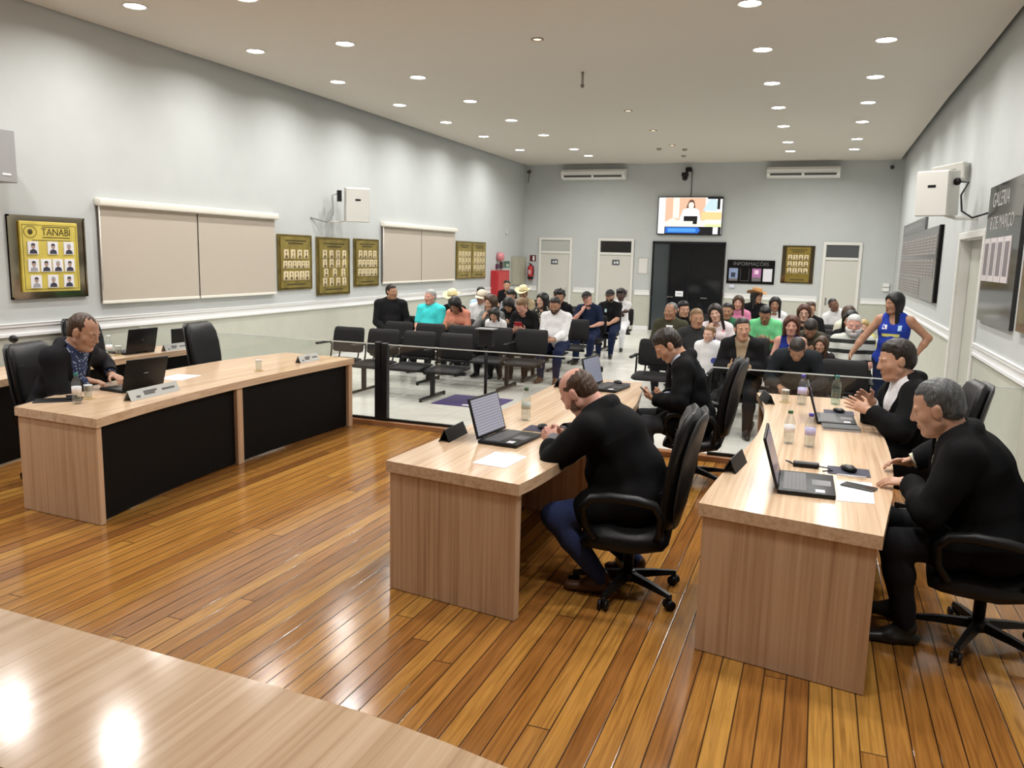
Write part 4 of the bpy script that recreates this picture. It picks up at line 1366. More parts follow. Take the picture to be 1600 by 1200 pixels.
C_GREEN = mat('cap_green', (0.05, 0.12, 0.05), 0.4)
C_BLUE = mat('cap_blue', (0.06, 0.05, 0.36), 0.4)
C_TEAL = mat('cap_teal', (0.03, 0.18, 0.17), 0.4)
C_PALE = mat('cap_pale', (0.72, 0.78, 0.8), 0.4)
B_WHITE = mat('band_white', (0.80, 0.78, 0.79), 0.5)
B_LILAC = mat('band_lilac', (0.50, 0.47, 0.70), 0.5)
B_GREY = mat('band_grey', (0.42, 0.46, 0.40), 0.5)
bottle('clear water bottle with a green cap beside the clasped hands on the middle desk', -1.86, 5.31, C_GREEN, B_GREY, h=0.235)
bottle('clear water bottle with green cap and white label on the panel-wall desk', -0.105, 5.40, C_GREEN, B_WHITE)
bottle('clear water bottle with blue cap and lilac label, mid-desk before the grey-haired man', 0.02, 5.36, C_BLUE, B_LILAC)
bottle('tall water bottle with blue cap and lilac label, by the gesturing man\'s laptop', -0.06, 6.98, C_BLUE, B_LILAC, h=0.245, r=0.037)
bottle('greenish clear bottle without cap colour, behind the gesturing hands', 0.20, 7.12, C_TEAL, None, M_BOTTLEG, h=0.24, r=0.038)
bottle('clear water bottle with a teal cap at the near end of the window-side desk', -5.00, 4.37, C_TEAL, B_WHITE, h=0.225)
bottle('frosted pale bottle on the desk along the window wall', -6.84, 6.40, C_PALE, B_WHITE, h=0.225)


def tumbler(label, x, y, z=ZD):
    t = thing('drinking_glass', label, 'glass', (x, y, z), 0, 'water glasses on the desks')
    MB().lathe([(0.026, 0.0), (0.031, 0.105), (0.029, 0.105), (0.0245, 0.012)], 18).build('glass_wall', M_BOTTLE, t)
    MB().lathe([(0.0305, 0.097), (0.0315, 0.106), (0.0285, 0.106)], 18).build('rim', mat('glass_rim', (0.72, 0.76, 0.76), 0.1), t)
    MB().lathe([(0.045, 0.0), (0.045, 0.003)], 16).build('coaster', mat('straw_coaster', (0.55, 0.38, 0.16), 0.6), t)
    return t


tumbler('small empty glass beside the teal-capped bottle on the window-side desk', -5.09, 4.55)
tumbler('small empty glass at the far end of the panel-wall desk', -0.19, 7.02)
tumbler('small empty glass beside the frosted bottle on the desk along the window wall', -6.84, 6.52)
tumbler('small empty glass alone on the empty half of the window-side desk', -4.93, 6.35)


def nameplate(label, x, y, rz, l=0.30, m_=None, marks=False):
    """folded tent card standing on the desk, long side along local x"""
    t = thing('name_plate', label, 'name plate', (x, y, ZD), rz, 'name plates on the desks')
    m = MB()
    m.add([(-l / 2, -0.035, 0), (l / 2, -0.035, 0), (l / 2, 0.0, 0.075), (-l / 2, 0.0, 0.075), (-l / 2, 0.004, 0.075), (l / 2, 0.004, 0.075), (l / 2, 0.04, 0), (-l / 2, 0.04, 0), (-l / 2, 0.034, 0), (l / 2, 0.034, 0), (l / 2, 0.0, 0.07), (-l / 2, 0.0, 0.07), (-l / 2, -0.029, 0), (l / 2, -0.029, 0)],
          [(0, 1, 2, 3), (3, 2, 5, 4), (4, 5, 6, 7), (7, 6, 9, 8), (8, 9, 10, 11), (11, 10, 13, 12), (12, 13, 1, 0), (0, 3, 4, 7, 8, 11, 12), (1, 13, 10, 9, 6, 5, 2)])
    m.build('tent_card', m_ or M_PLASTIC, t)
    if marks:
        k = MB()
        for a, b, zz in ((-l * 0.38, -l * 0.30, 0.30), (-l * 0.22, l * 0.05, 0.62), (-l * 0.22, 0.0, 0.40), (l * 0.15, l * 0.42, 0.5)):
            y0 = -0.035 * (1 - zz) - 0.001
            k.add([(a, y0 - 0.003, 0.075 * zz - 0.008), (b, y0 - 0.003, 0.075 * zz - 0.008), (b, y0 + 0.004, 0.075 * zz + 0.008), (a, y0 + 0.004, 0.075 * zz + 0.008)], [(0, 1, 2, 3)])
        k.build('printed_lines', mat('plate_print', (0.12, 0.12, 0.12), 0.5), t)
    return t


M_SILV = mat('brushed_plate', (0.42, 0.42, 0.40), 0.35, 0.5)
nameplate('black name plate at the near corner of the middle desk, beside the document laptop', -2.09, 4.60, PI / 2 + 0.03)
nameplate('black name plate farther along the middle desk, before the bald forehead', -2.09, 6.95, PI / 2)
nameplate('black name plate at the near edge of the panel-wall desk, beside the dim laptop', -0.36, 4.62, PI / 2 - 0.12)
nameplate('black name plate at the far end of the panel-wall desk, beside the empty glass', -0.33, 6.98, PI / 2 + 0.25)
nameplate('silver double name plate in front of the laptop lid on the window-side desk', -4.79, 4.88, PI / 2 + 0.10, 0.56, M_SILV, True)
nameplate('silver name plate near the far end of the window-side desk', -4.93, 7.15, PI / 2, 0.34, M_SILV, True)
nameplate('silver name plate on the desk along the window wall beside the laptop lid', -6.72, 7.20, PI / 2, 0.34, M_SILV, True)


def sheet(label, pts, x, y, z=ZD):
    m = MB().prism([(a - x, b - y) for a, b in pts], 0, 0.0012)
    return tag(m.build('paper_sheet', M_PAPER, None, (x, y, z)), label, 'paper', 'papers on the desks')


sheet('white paper sheet in front of the document laptop on the middle desk', [(-1.73, 4.06), (-1.52, 4.03), (-1.50, 4.33), (-1.71, 4.36)], -1.6, 4.2)
sheet('white paper sheet under the phone before the grey-haired man', [(0.165, 4.17), (0.335, 4.19), (0.345, 4.60), (0.165, 4.57)], 0.25, 4.4)
sheet('white paper sheet beside the laptop on the window-side desk', [(-5.36, 5.50), (-5.13, 5.55), (-5.18, 5.86), (-5.41, 5.81)], -5.27, 5.68)


def phone(label, x, y, rz, z, case, l=0.155, w=0.075):
    t = thing('mobile_phone', label, 'phone', (x, y, z), rz)
    MB().box(-w / 2, w / 2, -l / 2, l / 2, 0, 0.009, bev=0.003, seg=2).build('case', case, t)
    MB().box(-w / 2 + 0.004, w / 2 - 0.004, -l / 2 + 0.005, l / 2 - 0.005, 0.009, 0.0095).build('screen', M_SCREEN_OFF, t)
    return t


phone('dark mobile phone lying on the white paper before the grey-haired man', 0.275, 4.47, 1.15, ZD + 0.002, mat('grey_phone_case', (0.07, 0.07, 0.06), 0.4), 0.165, 0.08)
phone('black mobile phone on a dark case at the near end of the window-side desk', -5.20, 4.50, 0.9, ZD + 0.006, M_PLASTIC)
tag(MB().box(-0.16, 0.16, -0.09, 0.09, 0, 0.005, bev=0.002).build('leather_folder', M_LEATHER, None, (-5.22, 4.40, ZD), (0, 0, 0.75)), 'thin dark folder under the phone on the window-side desk', 'folder')


def mouse_on_pad(x, y, rz, where):
    o = MB().box(-0.11, 0.11, -0.09, 0.09, 0, 0.003).build('mouse_pad', mat('dark_mouse_pad', (0.035, 0.033, 0.06), 0.7), None, (x, y, ZD), (0, 0, rz))
    tag(o, 'dark mouse pad %s' % where, 'mouse pad', 'mouse pads')
    t = thing('computer_mouse', 'black computer mouse %s' % where, 'mouse', (x, y + 0.01, ZD + 0.0035), rz + 0.4, 'computer mice')
    MB().slab([(-0.055, 0.012), (-0.045, 0.014), (0.0, 0.017), (0.04, 0.013), (0.055, 0.010)], [0.012, 0.028, 0.032, 0.030, 0.014], [0.006, 0.0135, 0.0165, 0.0125, 0.006], n=16).build('shell', M_PLASTIC, t)
    MB().box(-0.003, 0.003, 0.02, 0.035, 0.022, 0.029).build('wheel', M_METALK, t)


mouse_on_pad(0.235, 4.80, 0.0, 'beside the near laptop before the grey-haired man')
mouse_on_pad(-1.66, 7.26, 0.1, 'on the middle desk beyond the bald head')
mouse_on_pad(0.22, 6.72, 0.0, 'behind the laptop of the gesturing man')
mouse_on_pad(-1.66, 5.08, 0.0, 'next to the clasped hands on the middle desk')
o = MB().tube([(-0.075, 0, 0.006), (0.075, 0.01, 0.006)], 0.005, 8).build('pen', mat('white_pen', (0.75, 0.75, 0.78), 0.3), None, (0.245, 4.665, ZD + 0.003), (0, 0, -0.06))
tag(o, 'white pen lying on the dark mouse pad', 'pen')
t = thing('notebook', 'closed dark notebook beside the gesturing man, lying in front of the laptop edge', 'notebook', (0.22, 6.05, ZD), 0.08)
MB().box(-0.12, 0.12, -0.08, 0.08, 0, 0.016).build('pages', mat('notebook_pages', (0.42, 0.43, 0.46), 0.6), t)
MB().box(-0.123, 0.123, -0.083, 0.083, 0.016, 0.02).build('cover', M_PLASTIC, t)
t = thing('power_adapter', 'black cable and adapter box behind the near laptop of the panel-wall desk', 'cable', (0.0, 4.78, ZD))
MB().box(-0.06, 0.08, 0.0, 0.05, 0, 0.028, bev=0.006).build('adapter_box', M_PLASTIC, t)
MB().tube([(0.08, 0.02, 0.012), (0.13, 0.03, 0.006), (0.15, -0.02, 0.006), (0.1, -0.06, 0.006)], 0.004, 6).tube([(-0.06, 0.02, 0.012), (-0.1, 0.05, 0.02), (-0.07, 0.08, 0.006)], 0.004, 6).build('lead', M_PLASTIC, t)
t = thing('small_monitor', 'small black upright screen at the far end of the desk along the window wall', 'screen', (-6.93, 7.48, ZD), PI / 2)
MB().box(-0.10, 0.10, -0.012, 0.012, 0.02, 0.21, bev=0.005).build('housing', M_PLASTIC, t)
MB().box(-0.05, 0.05, -0.05, 0.05, 0, 0.012).box(-0.02, 0.02, 0.0, 0.02, 0.01, 0.06).build('stand', M_PLASTIC, t)
t = thing('gooseneck_microphone', 'silver gooseneck microphone with black head on the window-wall desk', 'microphone', (-6.62, 5.22, ZD), 0)
MB().lathe([(0.055, 0), (0.055, 0.02), (0.03, 0.035)], 16).build('foot', M_PLASTIC, t)
MB().tube([(0, 0, 0.03), (-0.01, 0.0, 0.16), (-0.045, -0.02, 0.27)], 0.011, 8).build('gooseneck', mat('satin_silver', (0.72, 0.72, 0.70), 0.3, 0.4), t)
MB().ball((-0.05, -0.015, 0.30), (0.045, 0.035, 0.035)).build('head', M_PLASTIC, t)
# ------------------------------------------------------------------ people: smooth implicit bodies, meshed once each
def V(*a):
    return np.array(a, float)


def unit(v):
    v = np.asarray(v, float)
    return v / max(np.linalg.norm(v), 1e-9)


def rot_x(a):
    c, s = math.cos(a), math.sin(a)
    return np.array([[1, 0, 0], [0, c, -s], [0, s, c]])


def rot_y(a):
    c, s = math.cos(a), math.sin(a)
    return np.array([[c, 0, s], [0, 1, 0], [-s, 0, c]])


def rot_z(a):
    c, s = math.cos(a), math.sin(a)
    return np.array([[c, -s, 0], [s, c, 0], [0, 0, 1]])


def cap(a, b, ra, rb=None, k=0.02, f=1.0, side=None):
    """tapered rod from a to b; f flattens it across the direction at right angles to side"""
    return ('c', np.asarray(a, float), np.asarray(b, float), ra, ra if rb is None else rb, k, f, side)


def ell(c, r, R=None, k=0.02):
    return ('e', np.asarray(c, float), np.asarray(r, float), np.eye(3) if R is None else R, k)


class Field:
    def __init__(self, prims, res, focus=(), inflate=0.0):
        """prims bound the grid; focus: (lo, hi, res) boxes that get finer spacing"""
        lo, hi = V(9, 9, 9), V(-9, -9, -9)
        for p in prims:
            l, h = self.bounds(p, inflate)
            lo, hi = np.minimum(lo, l), np.maximum(hi, h)
        lo -= 2.2 * res
        hi += 2.2 * res
        self.ax = []
        for i in range(3):
            x, out = lo[i], [lo[i]]
            while x < hi[i]:
                s = res
                for fl, fh, fr in focus:
                    if fl[i] - res < x < fh[i]:
                        s = min(s, fr)
                x += s
                out.append(x)
            self.ax.append(np.array(out))
        self.F = np.full([len(a) for a in self.ax], 1.0, np.float32)
        self.res = res
        for p in prims:
            self.add(p, inflate)

    @staticmethod
    def bounds(p, inf):
        if p[0] == 'c':
            r = max(p[3], p[4]) + inf
            return np.minimum(p[1], p[2]) - r, np.maximum(p[1], p[2]) + r
        r = max(p[2]) + inf
        return p[1] - r, p[1] + r

    def sub(self, lo, hi):
        sl, gr = [], []
        for i in range(3):
            a = max(0, np.searchsorted(self.ax[i], lo[i]) - 1)
            b = min(len(self.ax[i]), np.searchsorted(self.ax[i], hi[i]) + 1)
            if b <= a:
                return None, None
            sl.append(slice(a, b))
            gr.append(self.ax[i][a:b])
        return tuple(sl), (gr[0][:, None, None], gr[1][None, :, None], gr[2][None, None, :])

    @staticmethod
    def dist(p, g):
        X, Y, Z = g
        if p[0] == 'c':
            _, a, b, ra, rb, k, f, side = p
            ba = b - a
            L2 = max(ba @ ba, 1e-9)
            dx, dy, dz = X - a[0], Y - a[1], Z - a[2]
            t = np.clip((dx * ba[0] + dy * ba[1] + dz * ba[2]) / L2, 0, 1)
            qx, qy, qz = dx - t * ba[0], dy - t * ba[1], dz - t * ba[2]
            r = ra + (rb - ra) * t
            if f == 1.0:
                return np.sqrt(qx * qx + qy * qy + qz * qz) - r
            axs = ba / math.sqrt(L2)
            s = np.asarray(side, float)
            s = unit(s - axs * (s @ axs))
            v = np.cross(axs, s)
            u_ = qx * s[0] + qy * s[1] + qz * s[2]
            v_ = (qx * v[0] + qy * v[1] + qz * v[2]) / f
            w_ = (qx * axs[0] + qy * axs[1] + qz * axs[2]) / min(1.0, f * 1.4)
            kk = np.sqrt(u_ * u_ + v_ * v_ + w_ * w_)
            return (kk - r) * min(1.0, f * 1.25)
        _, c, r, R, k = p
        dx, dy, dz = X - c[0], Y - c[1], Z - c[2]
        u = (dx * R[0, 0] + dy * R[1, 0] + dz * R[2, 0])
        v = (dx * R[0, 1] + dy * R[1, 1] + dz * R[2, 1])
        w = (dx * R[0, 2] + dy * R[1, 2] + dz * R[2, 2])
        k0 = np.sqrt((u / r[0]) ** 2 + (v / r[1]) ** 2 + (w / r[2]) ** 2)
        k1 = np.sqrt((u / r[0] ** 2) ** 2 + (v / r[1] ** 2) ** 2 + (w / r[2] ** 2) ** 2)
        return k0 * (k0 - 1) / np.maximum(k1, 1e-6)

    def add(self, p, inf=0.0):
        k = p[5] if p[0] == 'c' else p[4]
        l, h = self.bounds(p, inf)
        m = k + 2.5 * self.res
        sl, g = self.sub(l - m, h + m)
        if sl is None:
            return
        d = self.dist(p, g) - inf
        a = self.F[sl]
        if k > 0:
            hh = np.maximum(k - np.abs(a - d), 0) / k
            self.F[sl] = np.minimum(a, d) - hh * hh * k * 0.25
        else:
            self.F[sl] = np.minimum(a, d)

    def carve(self, p, inf=0.0, k=0.006):
        l, h = self.bounds(p, inf)
        m = k + 2.5 * self.res
        sl, g = self.sub(l - m, h + m)
        if sl is None:
            return
        d = -(self.dist(p, g) - inf)
        a = self.F[sl]
        hh = np.maximum(k - np.abs(a - d), 0) / k
        self.F[sl] = np.maximum(a, d) + hh * hh * k * 0.25

    def grid(self):
        return self.ax[0][:, None, None], self.ax[1][None, :, None], self.ax[2][None, None, :]

    def plane(self, n, o):
        """keep the side where (p - o).n < 0"""
        X, Y, Z = self.grid()
        n = unit(n)
        self.F = np.maximum(self.F, ((X - o[0]) * n[0] + (Y - o[1]) * n[1] + (Z - o[2]) * n[2]).astype(np.float32))

    def folds(self, amp, seed=0, freq=1.0):
        X, Y, Z = self.grid()
        r = np.random.default_rng(seed)
        w = np.zeros_like(self.F)
        for i in range(5):
            d = unit(r.normal(size=3) * V(1, 0.8, 1.1))
            fr = r.uniform(22, 55) * freq
            ph = r.uniform(0, 6.28)
            w += np.sin((X * d[0] + Y * d[1] + Z * d[2]) * fr + ph + 1.3 * np.sin((X + Z) * 9 * freq + i))
        self.F += (amp * 0.4 * w).astype(np.float32)

    def mesh(self, name, m, parent=None):
        F = self.F
        F[0], F[-1] = 1, 1
        F[:, 0], F[:, -1] = 1, 1
        F[:, :, 0], F[:, :, -1] = 1, 1
        nx, ny, nz = F.shape
        S = F < 0
        cid = lambda i, j, k: (i * (ny - 1) + j) * (nz - 1) + k
        acc_c, acc_p, quads = [], [], []
        for axis in range(3):
            sl0 = [slice(None)] * 3
            sl1 = [slice(None)] * 3
            sl0[axis] = slice(0, -1)
            sl1[axis] = slice(1, None)
            A, B = S[tuple(sl0)], S[tuple(sl1)]
            I = np.array(np.nonzero(A != B))
            if I.shape[1] == 0:
                continue
            f0 = F[tuple(sl0)][tuple(I)]
            f1 = F[tuple(sl1)][tuple(I)]
            t = f0 / (f0 - f1)
            P = np.stack([self.ax[d][I[d]] for d in range(3)], 1)
            P[:, axis] += t * (self.ax[axis][I[axis] + 1] - self.ax[axis][I[axis]])
            b, c = [(1, 2), (2, 0), (0, 1)][axis]
            cells = []
            for ob, oc in ((1, 1), (0, 1), (0, 0), (1, 0)):
                J = I.copy()
                J[b] -= ob
                J[c] -= oc
                cells.append(cid(J[0], J[1], J[2]))
                acc_c.append(cells[-1])
                acc_p.append(P)
            q = np.stack(cells, 1)
            flip = ~A[tuple(I)]
            q[flip] = q[flip][:, ::-1]
            quads.append(q)
        ac = np.concatenate(acc_c)
        ap = np.concatenate(acc_p)
        uq, inv = np.unique(ac, return_inverse=True)
        cnt = np.bincount(inv)
        vs = np.stack([np.bincount(inv, weights=ap[:, d]) / cnt for d in range(3)], 1)
        Q = np.searchsorted(uq, np.concatenate(quads))
        me = bpy.data.meshes.new(name)
        me.vertices.add(len(vs))
        me.vertices.foreach_set('co', vs.astype(np.float32).ravel())
        me.loops.add(Q.size)
        me.loops.foreach_set('vertex_index', Q.astype(np.int32).ravel())
        me.polygons.add(len(Q))
        me.polygons.foreach_set('loop_start', np.arange(0, Q.size, 4, dtype=np.int32))
        me.polygons.foreach_set('loop_total', np.full(len(Q), 4, np.int32))
        me.polygons.foreach_set('use_smooth', np.ones(len(Q), bool))
        me.materials.append(m)
        me.update(calc_edges=True)
        me.validate()
        o = bpy.data.objects.new(name, me)
        COL.objects.link(o)
        if parent is not None:
            o.parent = parent
        return o


SKIN = {'fair': (0.60, 0.36, 0.27), 'warm': (0.47, 0.26, 0.17), 'tan': (0.36, 0.185, 0.11), 'brown': (0.19, 0.09, 0.055), 'dark': (0.060, 0.028, 0.019), 'pink': (0.56, 0.29, 0.22)}


def skin_mat(k):
    m = MATS.get('skin_' + k)
    if m:
        return m
    m = mat('skin_' + k, SKIN[k], 0.48, noise=0.06, nscale=30)
    b = m.node_tree.nodes['Principled BSDF']
    b.inputs['Subsurface Weight'].default_value = 0.08
    b.inputs['Subsurface Radius'].default_value = (0.012, 0.005, 0.003)
    return m


HAIRC = {'black': (0.010, 0.009, 0.009), 'dark': (0.022, 0.015, 0.012), 'brown': (0.060, 0.032, 0.018), 'auburn': (0.075, 0.025, 0.014), 'light': (0.19, 0.115, 0.055), 'grey': (0.13, 0.13, 0.125), 'silver': (0.40, 0.40, 0.39), 'white': (0.66, 0.65, 0.62), 'blond': (0.42, 0.30, 0.12), 'stubble': (0.15, 0.075, 0.052), 'salt': (0.072, 0.074, 0.074)}


def hair_mat(k):
    """strands: noise stretched along the fall of the hair"""
    m = MATS.get('hair_' + k)
    if m:
        return m
    c = HAIRC[k]
    m = bpy.data.materials.new('hair_' + k)
    m.use_nodes = True
    nt = m.node_tree
    b = nt.nodes['Principled BSDF']
    tc = nd(nt, 'ShaderNodeTexCoord')
    mp = nd(nt, 'ShaderNodeMapping')
    mp.inputs['Scale'].default_value = (190, 150, 22)
    nt.links.new(tc.outputs['Object'], mp.inputs['Vector'])
    n = nd(nt, 'ShaderNodeTexNoise')
    n.inputs['Scale'].default_value = 1.0
    n.inputs['Detail'].default_value = 3
    n.inputs['Distortion'].default_value = 0.6
    nt.links.new(mp.outputs['Vector'], n.inputs['Vector'])
    r = ramp(nt, [(0.3, tuple(x * 0.45 for x in c)), (0.55, c), (0.75, tuple(min(1, x * 1.9 + 0.004) for x in c))])
    nt.links.new(n.outputs['Fac'], r.inputs['Fac'])
    nt.links.new(r.outputs['Color'], b.inputs['Base Color'])
    b.inputs['Roughness'].default_value = 0.42
    b.inputs['Specular IOR Level'].default_value = 0.35
    bp = nd(nt, 'ShaderNodeBump')
    bp.inputs['Strength'].default_value = 0.7
    bp.inputs['Distance'].default_value = 0.004
    nt.links.new(n.outputs['Fac'], bp.inputs['Height'])
    nt.links.new(bp.outputs['Normal'], b.inputs['Normal'])
    MATS['hair_' + k] = m
    return m


def cloth(name, c, rough=0.85):
    return MATS.get('cloth_' + name) or mat('cloth_' + name, c, rough, noise=0.10, nscale=60, bump=0.08, spec=0.15)


M_SUIT = cloth('black_suit', (0.0036, 0.0036, 0.0042), 0.8)
M_SHOE = mat('black_shoe_leather', (0.012, 0.011, 0.010), 0.35)
M_BSHOE = mat('brown_shoe_leather', (0.10, 0.045, 0.022), 0.4)
M_EYEW = mat('eye_white', (0.62, 0.58, 0.55), 0.3)
M_EYED = mat('eye_dark', (0.012, 0.008, 0.006), 0.2)


def ik(a, b, l1, l2, pole):
    a, b = np.asarray(a, float), np.asarray(b, float)
    d = np.linalg.norm(b - a)
    if d > (l1 + l2) * 0.995:
        b = a + (b - a) * (l1 + l2) * 0.995 / d
        d = np.linalg.norm(b - a)
    u = (b - a) / d
    x = (l1 * l1 - l2 * l2 + d * d) / (2 * d)
    h = math.sqrt(max(l1 * l1 - x * x, 0))
    p = np.asarray(pole, float)
    p = unit(p - u * (p @ u))
    return a + u * x + p * h, b


def hand_prims(W, d, n, right, curl=25, spread=0.25, thumb=1.0, s=1.0):
    """palm, four jointed fingers of unequal length, thumb off the side; d: pointing, n: palm facing"""
    d = unit(d)
    n = unit(np.asarray(n, float) - d * (np.asarray(n, float) @ d))
    tl = np.cross(d, n) * (1 if right else -1)
    P = [cap(W - d * 0.02 * s, W + d * 0.03 * s, 0.025 * s, 0.030 * s, 0.012, 0.62, tl), cap(W + d * 0.025 * s, W + d * 0.072 * s, 0.033 * s, 0.038 * s, 0.012, 0.40, tl)]
    for o, L, r in ((0.029, 0.072, 0.0088), (0.0095, 0.080, 0.0090), (-0.0100, 0.074, 0.0086), (-0.0285, 0.058, 0.0076)):
        b = W + d * (0.086 - abs(o) * 0.18) * s + tl * o * s
        a = 0.0
        dd = unit(d + tl * o * spread * 9)
        q = b
        cu = curl * (1 + (0.009 - o) * 4)
        for j, fr in enumerate((0.45, 0.31, 0.24)):
            a += math.radians(cu * (0.8, 1.15, 0.8)[j])
            e = q + (dd * math.cos(a) + n * math.sin(a)) * L * fr * s
            P.append(cap(q, e, r * s * (1 - 0.06 * j), r * s * (0.95 - 0.08 * j), 0.004))
            q = e
    b = W + d * 0.022 * s + tl * 0.026 * s
    e1 = b + unit(d * 0.62 + tl * 0.75 * thumb + n * 0.28) * 0.046 * s
    e2 = e1 + unit(d * 0.88 + tl * 0.30 * thumb + n * 0.30) * 0.034 * s
    P += [cap(b, e1, 0.0135 * s, 0.0105 * s, 0.010), cap(e1, e2, 0.0105 * s, 0.0085 * s, 0.004)]
    return P


def head_prims(C, R, s=1.0, female=False, fat=0.0):
    """skull, jaw, brow, cheeks, nose, lips, chin and ears about the head centre C; face along local +y"""
    T = lambda *p: C + R @ (np.array(p) * s)
    E = lambda c, r, k=0.012: ell(T(*c), np.array(r) * s, R, k * s)
    S = R @ V(1, 0, 0)
    jw = 0.94 if female else 1.0
    P = [E((0, -0.014, 0.036), (0.0765, 0.096, 0.083), 0.02), E((0, 0.028, -0.022), (0.066 * jw + fat * 0.01, 0.066, 0.078), 0.02),
         cap(T(-0.046 * jw - fat * .01, 0.004, -0.058), T(-0.018, 0.064, -0.094), 0.024 * s, 0.020 * s, 0.02), cap(T(0.046 * jw + fat * .01, 0.004, -0.058), T(0.018, 0.064, -0.094), 0.024 * s, 0.020 * s, 0.02),
         E((0, 0.068, -0.098), (0.022, 0.018, 0.017), 0.015), E((0.046, 0.052, -0.022), (0.022, 0.022, 0.020), 0.018), E((-0.046, 0.052, -0.022), (0.022, 0.022, 0.020), 0.018),
         cap(T(-0.040, 0.074, 0.022), T(0.040, 0.074, 0.022), 0.011 * s, None, 0.014),
         cap(T(0, 0.086, 0.012), T(0, 0.1035, -0.026), 0.0095 * s, 0.0128 * s, 0.012), E((0.0125, 0.095, -0.030), (0.0088, 0.011, 0.0085), 0.006), E((-0.0125, 0.095, -0.030), (0.0088, 0.011, 0.0085), 0.006),
         cap(T(-0.019, 0.083, -0.058), T(0.019, 0.083, -0.058), 0.0085 * s, None, 0.006), cap(T(-0.015, 0.083, -0.071), T(0.015, 0.083, -0.071), 0.0085 * s, None, 0.006)]
    if fat > 0:
        P.append(E((0, 0.03, -0.098), (0.05 + fat * 0.01, 0.05, 0.03), 0.02))
    for q in (-1, 1):
        P += [E((q * 0.0805, -0.008, -0.006), (0.0085, 0.021, 0.031), 0.006), E((q * 0.083, -0.014, 0.010), (0.008, 0.013, 0.016), 0.006)]
    return P


def ring(c, R, rx, ry, r, k=0.01, n=12, drop=0.0, a0=0, a1=2 * PI):
    P = []
    pts = []
    for i in range(n + 1):
        a = a0 + (a1 - a0) * i / n
        pts.append(c + R @ V(rx * math.sin(a), ry * math.cos(a), -drop * math.cos(a)))
    for i in range(n):
        P.append(cap(pts[i], pts[i + 1], r, None, k))
    return P


